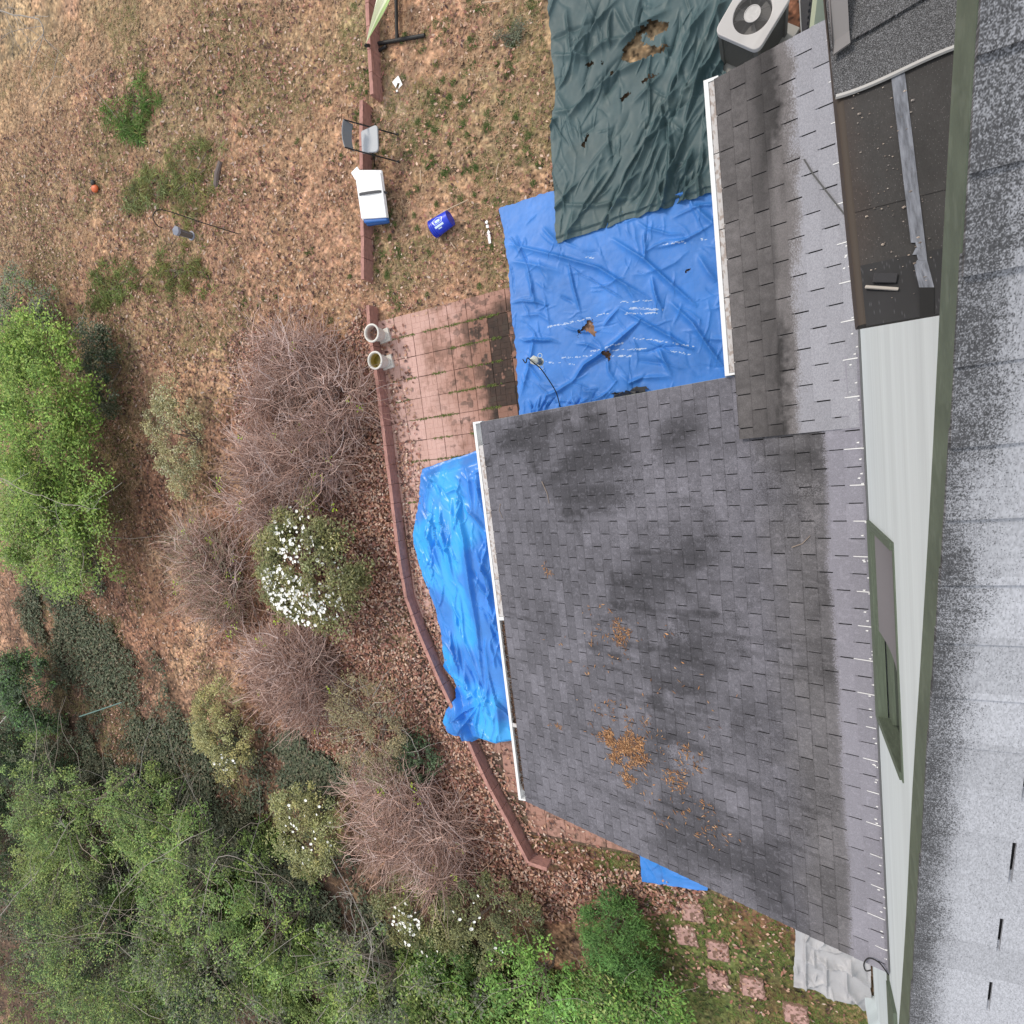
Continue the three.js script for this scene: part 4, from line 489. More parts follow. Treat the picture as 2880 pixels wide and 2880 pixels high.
// folded bundle
{
  const c = [-6.175,0.36,-4.936], o = thing('tarp_bundle', 'folded white tarp bundle with black strap and blue underside on the brick wall', 'bundle', [c[0], 0, c[2]], 0);
  const wm = new THREE.MeshStandardMaterial({ color: lin(.86, .86, .87), roughness: .6, side: THREE.DoubleSide }), bm = new THREE.MeshStandardMaterial({ color: lin(.03, .13, .42), roughness: .45, side: THREE.DoubleSide });
  const pad = (x0, x1, z0, z1, y0, y1, m, seed, name, cut = 0) => { const N = 16, g = new RoundedBoxGeometry(x1 - x0, y1 - y0, z1 - z0, 6, Math.min(.03, (y1 - y0) * .45)); g.translate((x0 + x1) / 2, (y0 + y1) / 2, (z0 + z1) / 2); const p = g.attributes.position; for (let i = 0; i < p.count; i++) { const x = p.getX(i), y = p.getY(i), z = p.getZ(i), w = sm(y0, y1, y); p.setXYZ(i, x + (noise(z * 9 + seed, y * 14) - .5) * .03, y + (fbm(x * 7 + seed, z * 7, 3) - .5) * .045 * w - Math.abs(x) * .06, z + (noise(x * 8 + seed, y * 12) - .5) * .03 + .2 * x + (z < 0 ? cut * (x + .2) : 0)); } g.computeVertexNormals(); return part(name, g, m, o); };
  pad(-.25, .2, -.36, .47, .26, .31, bm, 1, 'blue_layer'); pad(-.285, .275, -.43, .44, .31, .36, wm, 2, 'white_layer', .12); pad(-.28, .28, -.42, .44, .355, .4, wm, 3, 'white_layer', .18); pad(-.26, .27, .4, .5, .27, .37, bm, 5, 'blue_fold'); pad(-.25, .25, .43, .515, .25, .32, mat(.02, .08, .26, .5), 7, 'blue_fold');
  const fl = pad(-.07, .1, -.09, .09, .0, .03, wm, 4, 'flap'); fl.position.set(-.27, .34, -.42); fl.rotation.y = .5;
  const pts = []; for (let i = 0; i <= 20; i++) { const t = i / 20; pts.push([mix(-.295, .305, t), .408 + .012 * Math.sin(t * Math.PI) - .11 * Math.pow(Math.abs(t - .5) * 2, 8), -.05 + .11 * t]); } const mb = new MB(); for (let i = 0; i < 20; i++) { const a = pts[i], b = pts[i + 1], w = .02; mb.quad([a[0], a[1], a[2] - w], [b[0], b[1], b[2] - w], [b[0], b[1], b[2] + w], [a[0], a[1], a[2] + w]); mb.quad([a[0], a[1] - .02, a[2] - w], [b[0], b[1] - .02, b[2] - w], [b[0], b[1], b[2] - w], [a[0], a[1], a[2] - w]); mb.quad([a[0], a[1] - .02, a[2] + w], [b[0], b[1] - .02, b[2] + w], [b[0], b[1], b[2] + w], [a[0], a[1], a[2] + w]); } part('strap', mb.geo(), mat(.05, .052, .06, .7), o);
}
// bucket on its side with its printed mark
{
  const a = [-5.092,-4.089], b = [-4.747,-4.179], ang = Math.atan2(b[1] - a[1], b[0] - a[0]);
  const o = thing('bucket', 'blue plastic bucket with white printed mark lying on its side on the lawn', 'bucket', [(a[0] + b[0]) / 2, 0, (a[1] + b[1]) / 2], -ang);
  const cv = document.createElement('canvas'); cv.width = 512; cv.height = 256; const g = cv.getContext('2d'); g.fillStyle = 'rgb(30,62,205)'; g.fillRect(0, 0, 512, 256); g.fillStyle = 'rgb(215,235,245)'; 
  g.fillRect(120, 70, 52, 120); g.fillRect(70, 110, 30, 48); g.strokeStyle = 'rgb(225,240,248)'; g.lineWidth = 9; g.beginPath(); g.moveTo(200, 84); g.lineTo(300, 60); g.lineTo(356, 128); g.lineTo(300, 200); g.lineTo(200, 176); g.closePath(); g.stroke(); g.fillStyle = 'rgb(180,214,240)'; g.fillRect(224, 98, 62, 62); g.fillStyle = 'rgb(30,62,205)'; g.fillRect(244, 124, 10, 10); g.fillRect(258, 134, 10, 10);
  const t = new THREE.CanvasTexture(cv); t.colorSpace = THREE.SRGBColorSpace; t.wrapS = THREE.RepeatWrapping; const bm = new THREE.MeshPhysicalMaterial({ map: t, roughness: .38, side: THREE.DoubleSide }), bl = new THREE.MeshPhysicalMaterial({ color: lin(.008, .03, .5), roughness: .35, side: THREE.DoubleSide });
  const prof = [[.148, -.19], [.146, -.1], [.142, 0], [.136, .1], [.131, .185]]; const bg = new THREE.LatheGeometry(prof.map(p => new THREE.Vector2(...p)), 40); const uv = bg.attributes.uv; for (let i = 0; i < uv.count; i++) uv.setXY(i, uv.getY(i) , uv.getX(i) * 2.6 + .3 ); t.wrapT = THREE.ClampToEdgeWrapping;
  { const pz = bg.attributes.position; for (let i = 0; i < uv.count; i++) { const th = Math.atan2(pz.getZ(i), pz.getX(i)); uv.setXY(i, clamp((th + 1.25) / 2.5, 0.005, .995), clamp((pz.getY(i) + .19) / .375)); } }
  const rotG = q => q.rotateZ(-Math.PI / 2); const body = part('body', rotG(bg.clone().rotateY(-Math.PI / 2 - Math.PI/2)), bm, o); 
  for (const [y, r] of [[-.19, .156], [-.155, .155], [-.12, .153]]) part('rim', rotG(new THREE.TorusGeometry(r - .006, .007, 8, 40).rotateX(Math.PI / 2).translate(0, y, 0)), bl, o);
  part('base', rotG(new THREE.CylinderGeometry(.131, .131, .006, 40).translate(0, .184, 0)), bl, o); part('base_rim', rotG(new THREE.TorusGeometry(.128, .006, 8, 40).rotateX(Math.PI / 2).translate(0, .186, 0)), bl, o);
  for (const q of o.children) q.position.y = .156; part('handle', tubeG([[-.17, .16, .155], [-.2, .07, .14], [-.21, .012, .02], [-.2, .07, -.12], [-.17, .16, -.155]], .0035), mat(.5, .5, .52, .4), o); part('handle_ear', new THREE.CylinderGeometry(.016, .016, .02, 10).rotateX(Math.PI / 2).translate(-.14, .156, .152), bl, o);
}
// scraps
{
  const wm = mat(.85, .85, .85, .55), tagBox = (name, label, cat, list) => { const o = thing(name, label, cat); for (const [pn, P, y, th, m] of list) { const s = new THREE.Shape(); P.forEach(([x, z], i) => i ? s.lineTo(x, z) : s.moveTo(x, z)); const g = new THREE.ExtrudeGeometry(s, { depth: th, bevelEnabled: true, bevelSize: .003, bevelThickness: .003, bevelSegments: 1 }); g.rotateX(Math.PI / 2); g.translate(0, y + th, 0); part(pn, g, m || wm, o); } return o; };
  tagBox('white_trowel', 'white plastic stake lying broken near the blue tarp corner', 'stake', [['blade', [[-4.126,-3.808], [-4.096,-3.849], [-4.072,-3.808], [-4.076,-3.627], [-4.113,-3.626]], .02, .012], ['neck', [[-4.129,-3.935], [-4.085,-3.927], [-4.085,-3.881], [-4.127,-3.889]], .02, .012], ['cap', [[-4.139,-3.987], [-4.107,-4.009], [-4.085,-3.986], [-4.103,-3.949], [-4.134,-3.961]], .02, .014]]);
  tagBox('torn_card', 'torn white card lying on the lawn right of the wall end', 'card', [['sheet', [[-5.63,-6.782], [-5.491,-6.835], [-5.43,-6.667], [-5.525,-6.629], [-5.472,-6.703], [-5.522,-6.732], [-5.573,-6.668]], .035, .003], ['scrap', [[-5.587,-6.631], [-5.557,-6.641], [-5.549,-6.607], [-5.578,-6.601]], .02, .003]]);
}
// bird feeders on iron hooks
function feeder(o, x, y, z, s, cap, tubeM) { part('cap', new THREE.ConeGeometry(.1 * s, .07 * s, 6).translate(x, y - .035 * s, z), cap, o); part('cap_skirt', new THREE.CylinderGeometry(.1 * s, .1 * s, .05 * s, 6).translate(x, y - .095 * s, z), cap, o); part('tube', new THREE.CylinderGeometry(.066 * s, .066 * s, .3 * s, 16).translate(x, y - .26 * s, z), tubeM, o); part('tray', new THREE.CylinderGeometry(.095 * s, .085 * s, .03 * s, 20).translate(x, y - .425 * s, z), cap, o); for (const k of [0, 1, 2, 3]) part('bar', rod([x + Math.cos(k * 1.57) * .07 * s, y - .1 * s, z + Math.sin(k * 1.57) * .07 * s], [x + Math.cos(k * 1.57) * .07 * s, y - .42 * s, z + Math.sin(k * 1.57) * .07 * s], .005 * s, 5), cap, o); }
{
  const base = [-10.01,-5.365], top = [-10.833,1.15,-5.712], hook = [-10.925,1.05,-5.408], o = thing('shepherd_hook', 'tall black iron hook standing alone in the leafy lawn at left', 'hook');
  part('pole', tubeG([[base[0], -.02, base[1]], [mix(base[0], top[0], .4), .5, mix(base[1], top[2], .4)], [top[0] + .03, 1.1, top[2]], [top[0], 1.2, top[2] + .05], [mix(top[0], hook[0], .5) - .05, 1.22, mix(top[2], hook[2], .5)], [hook[0] - .02, 1.14, hook[2] - .02], [hook[0], 1.06, hook[2]]], .011, 60), blackM, o);
  const f = thing('bird_feeder', 'grey hexagonal cap bird feeder hanging from the hook in the lawn', 'bird feeder'); const g = [-10.714,1,-5.335]; feeder(f, g[0], 1.0, g[2], 1, mat(.26, .28, .34, .5), mat(.13, .12, .11, .6)); part('hanger', rod([g[0], .99, g[2]], [hook[0], 1.06, hook[2]], .005, 5), blackM, f);
}
{
  const b0 = [-3.149,-0.68], o = thing('shepherd_hook', 'thin black leaning hook rising past the roof edge over the blue tarp', 'hook'), t = [-3.169,1.1,-1.385], m1 = [-3.033,0.45,-0.901], m2 = [-3.026,0.75,-1.079], m3 = [-3.07,0.95,-1.25], h1 = [-3.181,1.15,-1.409], h2 = [-3.241,1.1,-1.342], h3 = [-3.274,1.12,-1.407];
  part('pole', tubeG([[b0[0], .0, b0[1]], m1, m2, m3, [-3.096,1.12,-1.315], t, h1, h2, h3], .009, 70), blackM, o);
  const f = thing('bird_feeder', 'small dark bird feeder with pale cap hanging over the blue tarp', 'bird feeder'), g = [-3.138,1.06,-1.378]; feeder(f, g[0], 1.06, g[2], .72, mat(.5, .52, .48, .5), mat(.1, .11, .11, .3)); part('hanger', rod([g[0], 1.055, g[2]], t, .004, 5), blackM, f); for (const s of [-1, 1]) part('perch', new THREE.TorusGeometry(.035, .005, 6, 16).rotateX(Math.PI / 2).translate(g[0] + .02, .78, g[2] + s * .09), mat(.6, .7, .75, .4), f);
}
// hammock on its stand
{
  const o = thing('hammock_stand', 'black steel hammock stand with pale green hammock end at the top', 'hammock stand');
  const A = [-4.861,0.04,-7.243], B = [-5.426,0.04,-7.368], C = [-5.978,0.04,-7.529], top = [-5.727,0.55,-7.126], S = [-5.308,0.05,-8.182], D = [-5.963,0.02,-7.389], E = [-5.655,0.04,-7.382];
  part('foot', rod(A, C, .032, 10), blackM, o); part('spine', rod(B, S, .03, 10), blackM, o); part('arm', rod(C, top, .026, 10), blackM, o); part('brace', rod(E, D, .026, 10), blackM, o); part('hook', new THREE.TorusGeometry(.03, .008, 8, 16).translate(...top), blackM, o);
  const l = thing('hammock', 'pale lime green hammock cloth gathered at the black stand', 'hammock'), n = 26, w0 = [-5.735,0.55,-7.159], wl = [-5.495,0.42,-7.825], wr = [-5.263,0.42,-7.727], wl2 = [-5.442,0.35,-8.139], wr2 = [-5.079,0.35,-7.981], mb = new MB(); const pal = [.78, .78, .62];
  const P = (i, j) => { const t = i / n, u = j / 10, e = t < .6 ? t / .6 : 1, f = t < .6 ? 0 : (t - .6) / .4, gx = k => mix(mix(w0[k], mix(wl[k], wr[k], u), Math.pow(e, .8)), mix(wl2[k], wr2[k], u), f); return [gx(0), gx(1) + .04 * Math.sin(u * 18) * Math.sin(e * 2) - .1 * Math.sin(Math.PI * u) * e, gx(2)]; };
  for (let i = 0; i < n; i++) for (let j = 0; j < 10; j++) mb.quad(P(i, j), P(i + 1, j), P(i + 1, j + 1), P(i, j + 1), j > 6 ? [.6, .74, .36] : pal); part('cloth', mb.geo(), VC, l); part('cord', rod(top, w0, .012, 6), blackM, l);
}
// air conditioner
{
  const o = thing('air_conditioner', 'square grey air conditioner unit with round fan grille by the green tarp', 'air conditioner', [.155, 0, -5.05], .86), S = .31, Hh = .72;
  const body = new THREE.MeshStandardMaterial({ color: lin(.1, .098, .09), roughness: .7 }), plastic = new THREE.MeshStandardMaterial({ roughness: .6, map: tex(128, 128, (x, y) => { const k = .5 + .14 * (fbm(x * .06, y * .06, 4) - .5); return [k, k * .965, k * .95]; }) });
  part('pad', new RoundedBoxGeometry(.8, .08, .8, 1, .01).translate(0, .03, 0), mat(.35, .34, .32), o);
  for (const [sx, sz] of [[1, 1], [1, -1], [-1, 1], [-1, -1]]) part('corner_post', new RoundedBoxGeometry(.06, Hh - .06, .06, 2, .012).translate(sx * (S - .045), .06 + (Hh - .06) / 2, sz * (S - .045)), body, o);
  for (let k = 0; k < 20; k++) { const y = .12 + k * .029; for (const s of [-1, 1]) { part('louver', boxG(-S + .04, S - .04, y, y + .012, s * (S - .04) - .01, s * (S - .04) + .01), body, o); part('louver', boxG(s * (S - .04) - .01, s * (S - .04) + .01, y, y + .012, -S + .04, S - .04), body, o); } }
  part('coil', new THREE.CylinderGeometry(S - .07, S - .07, Hh - .2, 24, 1, true).translate(0, .38, 0), mat(.14, .14, .14, .9), o);
  const sh = new THREE.Shape(), r = .09; sh.moveTo(-S + r, -S); sh.lineTo(S - r, -S); sh.quadraticCurveTo(S, -S, S, -S + r); sh.lineTo(S, S - r); sh.quadraticCurveTo(S, S, S - r, S); sh.lineTo(-S + r, S); sh.quadraticCurveTo(-S, S, -S, S - r); sh.lineTo(-S, -S + r); sh.quadraticCurveTo(-S, -S, -S + r, -S); const hole = new THREE.Path(); hole.absarc(0, 0, .235, 0, Math.PI * 2, true); sh.holes.push(hole);
  const tg = new THREE.ExtrudeGeometry(sh, { depth: .05, bevelEnabled: true, bevelSize: .012, bevelThickness: .012, bevelSegments: 3, curveSegments: 40 }); tg.rotateX(Math.PI / 2); tg.translate(0, Hh + .05, 0); part('top_cover', tg, plastic, o);
  const gm = mat(.13, .125, .125, .5); for (let k = 0; k < 13; k++) part('grille_ring', new THREE.TorusGeometry(.1 + k * .0112, .0022, 5, 48).rotateX(Math.PI / 2).translate(0, Hh + .052 - .0006 * k, 0), gm, o); for (let k = 0; k < 8; k++) { const a = k / 8 * 6.283; part('grille_spoke', rod([Math.cos(a) * .08, Hh + .05, Math.sin(a) * .08], [Math.cos(a) * .236, Hh + .042, Math.sin(a) * .236], .003, 5), gm, o); }
  part('hub', new THREE.CylinderGeometry(.092, .096, .02, 32).translate(0, Hh + .05, 0), plastic, o); part('hub_ring', new THREE.TorusGeometry(.092, .006, 8, 32).rotateX(Math.PI / 2).translate(0, Hh + .06, 0), plastic, o);
  for (const k of [0, 1, 2]) { const mb = new MB(); for (let i = 0; i < 8; i++) { const f = (t, rr) => { const a = k * 2.094 + t * 1.05 + rr * .6; return [Math.cos(a) * rr, Hh - .05 - t * .05, Math.sin(a) * rr]; }; mb.quad(f(i / 8, .05), f((i + 1) / 8, .05), f((i + 1) / 8, .22), f(i / 8, .22)); } part('fan_blade', mb.geo(), mat(.3, .29, .28, .5), o); }
  part('fan_well', new THREE.CircleGeometry(.24, 32).rotateX(-Math.PI / 2).translate(0, Hh - .2, 0), mat(.16, .155, .15, .9), o); part('fan_ring', new THREE.CylinderGeometry(.235, .235, .24, 40, 1, true).translate(0, Hh - .09, 0), mat(.14, .14, .14), o);
}
// stepping stones
{
  const M = [1, 2].map(s => new THREE.MeshStandardMaterial({ roughness: .95, map: tex(128, 128, (x, y) => { const f = fbm(x * .06 + s * 5, y * .06, 4), d = sm(.48, .6, fbm(x * .07 + s, y * .07 + 3, 4) + .25 * sm(44, 64, Math.max(Math.abs(x - 64), Math.abs(y - 64)))) * .85; return mix3([.44 * (.6 + .7 * f), .27 * (.6 + .7 * f), .24 * (.6 + .7 * f)], [.14, .085, .055], d); }) }));
  const L = [['nearest the blue tarp corner, beside the roof edge', -1.685,8.351, .2], ['half covered in leaves, left of the clean square one', -1.828,8.856, .3], ['with a dark twig on it, in the middle of the path', -1.304,8.987, .12], ['ragged and partly overgrown, below the twig covered one', -1.35,9.583, .25], ['to the right of the overgrown one, nearest the silver tarp', -0.78,9.526, .18], ['last of the path at the bottom edge', -0.131,9.795, .1]];
  const stoneGeo = () => { const g = new THREE.BoxGeometry(.4, .06, .4, 10, 1, 10), p = g.attributes.position, o = R(0, 99); for (let i = 0; i < p.count; i++) { const x = p.getX(i), z = p.getZ(i), e = Math.max(Math.abs(x), Math.abs(z)) / .2, k = 1 - .13 * sm(.8, 1, e) * noise(x * 22 + o, z * 22); p.setXYZ(i, x * k, p.getY(i) - .016 * sm(.75, 1, e) - .01 * noise(x * 15 + o, z * 15), z * k); } g.computeVertexNormals(); return g; };
  for (const [l, x, z, t] of L) { const o = single('stepping_stone', stoneGeo(), M[Math.floor(rnd() * 2)], 'square reddish stepping stone ' + l, 'stepping stone', 'stepping stones in the side lawn'); o.position.set(x, .006, z); o.rotation.y = t * .5; }
}
// loose things on the roofs
{
  const onA = (z, s, n) => roofA.pt(s, z, n);
  const needles = (name, label, list) => { const mb = new MB(); for (const [z, s, r, n] of list) for (let i = 0; i < n; i++) { const q = Math.sqrt(rnd()) * r * (.5 + .9 * fbm(i * .37, z * 9, 2)), a = R(0, 6.28), zz = z + Math.cos(a) * q, ss = s + Math.sin(a) * q; if (noise(zz * 11, ss * 11) + .3 * noise(zz * 40, ss * 40) < .62) continue; const t = R(0, 6.28), P = onA(zz, ss, .016 + R(0, .012)), Q = onA(zz + Math.cos(t), ss + Math.sin(t), .016 + R(-.1, .15)); mb.leaf(...P, Q[0] - P[0], Q[1] - P[1], Q[2] - P[2], R(.025, .07), R(.006, .016), vary(pick([[.38, .2, .09], [.46, .27, .14], [.27, .14, .07], [.2, .1, .055]]), .3)); } const o = part(numbered(name), mb.geo(), VC, scene); o.userData = { kind: 'stuff', label, category: 'litter' }; };
  needles('roof_leaf_litter', 'orange brown leaf and needle drift lying on the grey shingles', [[4.063,1.62, .16, 420], [4.138,1.95, .22, 560], [4.268,1.751, .2, 500], [4.589,1.829, .12, 160], [4.199,0.738, .1, 190], [4.364,2.479, .15, 110], [2.692,1.887, .17, 150], [1.999,0.933, .08, 60], [4.733,2.854, .3, 110], [4.048,2.665, .2, 90], [4.032,1.851, .5, 500], [2.742,1.77, .35, 110], [4.629,2.288, .4, 60], [3.377,2.065, 1.2, 120]]);
  const tw = (pts, r, label) => single('fallen_twig', new MB().tube(pts.map(([z, s]) => onA(z, s, .02)), r, r * .6, 4).geo(), mat(.3, .24, .2), label, 'twig', 'twigs on the big grey roof');
  tw([[0.865,0.988], [1.016,1.053], [1.151,1.069]], .006, 'thin pale twig on the big roof near its upper left corner'); tw([[1.132,0.21], [1.226,0.174], [1.337,0.217]], .005, 'thin pale twig on the big roof beside the white gutter'); tw([[1.615,3.871], [1.578,3.962], [1.503,4.031]], .005, 'reddish curved twig on the big roof left of the wall window');
  const Bp = (z, s) => roofB.pt(s, z, .02); single('roof_wire', new MB().tube([[0.945,0.666], [1.084,0.725], [1.314,0.846], [1.51,0.951]].map(q => Bp(...q)), .006, .006, 5).geo(), mat(.1, .1, .1, .6), 'thin dark wire lying diagonally across the narrow roof by the wall', 'wire');
  single('loose_cable', tubeG([onA(5.564,4.47, .03), onA(5.461,4.401, .05), onA(5.463,4.326, .05), onA(5.557,4.28, .05), onA(5.614,4.294, .05), onA(5.59,4.333, .04)], .006, 40, 6), blackM, 'curled black cable at the lower wall end of the grey roof', 'cable');
  const fy = z => 7.03 + .311 * (z + .25) + .009; const chip = (x, z, l, w, h, a, m, label, nm) => { const o = single(nm, new RoundedBoxGeometry(l, h, w, 1, Math.min(h, w) * .3), m, label, nm === 'broken_shingle' ? 'shingle' : 'stick'); o.position.set(x, fy(z) + h / 2, z); o.rotation.set(Math.atan(-.311) * 0, a, 0); o.rotateX(-.3 * Math.cos(a)); return o; };
  const p = [0.331,-0.357]; chip(p[0], p[1], .085, .009, .008, -.3, mat(.5, .46, .42), 'pale stick lying on the stripped dark roof near its end', 'broken_stick'); const p2 = [0.342,-0.385]; chip(p2[0], p2[1], .06, .03, .007, -.25, mat(.045, .045, .05), 'broken dark shingle scrap beside the pale stick on the stripped roof', 'broken_shingle');
  const mb = new MB(); for (let i = 0; i < 90; i++) { const x = R(.3, .46), z = R(-1, -.3), r = R(.0008, .0025) * (rnd() < .15 ? 1.7 : 1), y = fy(z) - .002, c = vary(pick([[.5, .42, .36], [.35, .3, .27], [.2, .17, .15]]), .2); const k = [0, 1, 2, 3].map(q => [x + Math.cos(q * 1.57 + i) * r * 1.5, y, z + Math.sin(q * 1.57 + i) * r]); for (let q = 0; q < 4; q++) mb.tri(k[q], [x, y + r, z], k[(q + 1) % 4], c); } const gr = part('roof_grit', mb.geo(), VC, scene); gr.userData = { kind: 'stuff', label: 'small pale chips of grit scattered on the stripped roof', category: 'grit' };
}

// ---------------------------------------------------------------- plants
const OLIVE = [[.16, .17, .05], [.22, .22, .09], [.12, .13, .04], [.30, .30, .15]], GREEN = [[.15, .24, .06], [.2, .29, .075], [.1, .17, .045], [.25, .32, .1]], LIME = [[.24, .36, .06], [.19, .31, .05], [.29, .40, .09], [.13, .24, .04]], DARK = [[.045, .085, .035], [.06, .10, .045], [.035, .06, .03], [.08, .12, .06]], FRESH = [[.085, .2, .045], [.12, .25, .06], [.07, .15, .035]], GREYG = [[.14, .155, .10], [.17, .18, .12], [.11, .125, .08], [.2, .205, .14]], TWIG = [[.45, .30, .25], [.54, .38, .33], [.37, .24, .19], [.6, .46, .41], [.26, .16, .13]], BARK = [.2, .16, .13];
function curve(x, y, z, dx, dy, dz, len, wig, seg = 4) { const p = [[x, y, z]]; for (let i = 0; i < seg; i++) { dx += R(-wig, wig); dy += R(-wig, wig); dz += R(-wig, wig); const l = Math.hypot(dx, dy, dz) || 1; dx /= l; dy /= l; dz /= l; x += dx * len / seg; y += dy * len / seg; z += dz * len / seg; p.push([x, Math.max(y, .01), z]); } return p; }
function twigShrub(label, c, rx, ry, rz, n, pal, buds = 0, group = 'bare twiggy shrubs below the patio wall') {
  const [x, h, z] = c, o = thing('bare_shrub', label, 'shrub', [x, 0, z], 0, group), mb = new MB(), st = new MB();
  for (let i = 0; i < 16; i++) { const a = R(0, 6.28), r = R(.3, .8); st.tube([[R(-.12, .12), -.03, R(-.12, .12)], [Math.cos(a) * rx * r * .5, h * .6, Math.sin(a) * rz * r * .5], [Math.cos(a) * rx * r, h + R(0, .3) * ry, Math.sin(a) * rz * r]], .018, .008, 5); }
  part('stems', st.geo(), mat(.16, .11, .09), o);
  const lobes = [[0, 0, .62]]; for (let i = 0; i < 5; i++) { const t = i * 1.26 + R(-.5, .5), q = R(.42, .7); lobes.push([Math.cos(t) * q, Math.sin(t) * q, R(.28, .55)]); }
  for (let i = 0; i < n; i++) { const L = pick(lobes), a = R(0, 6.28), e = Math.acos(R(0, 1)), k = Math.pow(rnd(), .4) * L[2], ux = Math.sin(e) * Math.cos(a), uz = Math.sin(e) * Math.sin(a), uy = Math.cos(e), hx = L[0] + ux * k, hz = L[1] + uz * k, tall = .55 + .6 * L[2]; if (fbm(hx * 3 + x * 5, hz * 3 + z, 2) < .36) continue; const l = R(.25, .8) * Math.min(1, rx), sy = Math.max(.05, h * .3 * tall + uy * (ry + h * .65) * (k / L[2]) * .85 * tall), ta = R(-1.3, 1.3); mb.tube(curve(hx * rx, sy, hz * rz, ux * .7 + R(-1, 1) - uz * ta, uy * .4 + R(-.5, .45), uz * .7 + R(-1, 1) + ux * ta, l * 1.25, .5, 5), R(.004, .0095) * (rnd() < .04 ? 1.7 : 1), .003, 3, vary(pick(pal), .3)); }
  part('twigs', mb.geo(), VC, o).userData.kind = 'stuff';
  if (buds) { const lb = new MB(); for (let i = 0; i < buds; i++) { const a = R(0, 6.28), k = R(.6, 1.05), bx = Math.cos(a) * rx * k, bz = Math.sin(a) * rz * k, by = h * .5 + R(.1, .9) * ry * (1.2 - k * .6); for (let j = 0; j < 7; j++) { const t = R(0, 6.28); lb.leaf(bx + R(-.08, .08), by + R(-.05, .05), bz + R(-.08, .08), Math.cos(t), R(0, .6), Math.sin(t), R(.04, .08), R(.025, .045), vary([.34, .46, .04], .25)); } } part('new_leaves', lb.geo(), LEAFM, o).userData.kind = 'stuff'; }
  return o;
}
function flower(mb, x, y, z, r, nx, nz) { const n = 6, c = [.88, .88, .84]; for (let i = 0; i < n; i++) { const a = i / n * 6.283, b = (i + 1) / n * 6.283; mb.tri([x, y, z], [x + Math.cos(a) * r, y + r * .35 + Math.cos(a) * nx, z + Math.sin(a) * r], [x + Math.cos(b) * r, y + r * .35 + Math.cos(b) * nx, z + Math.sin(b) * r], c); } }
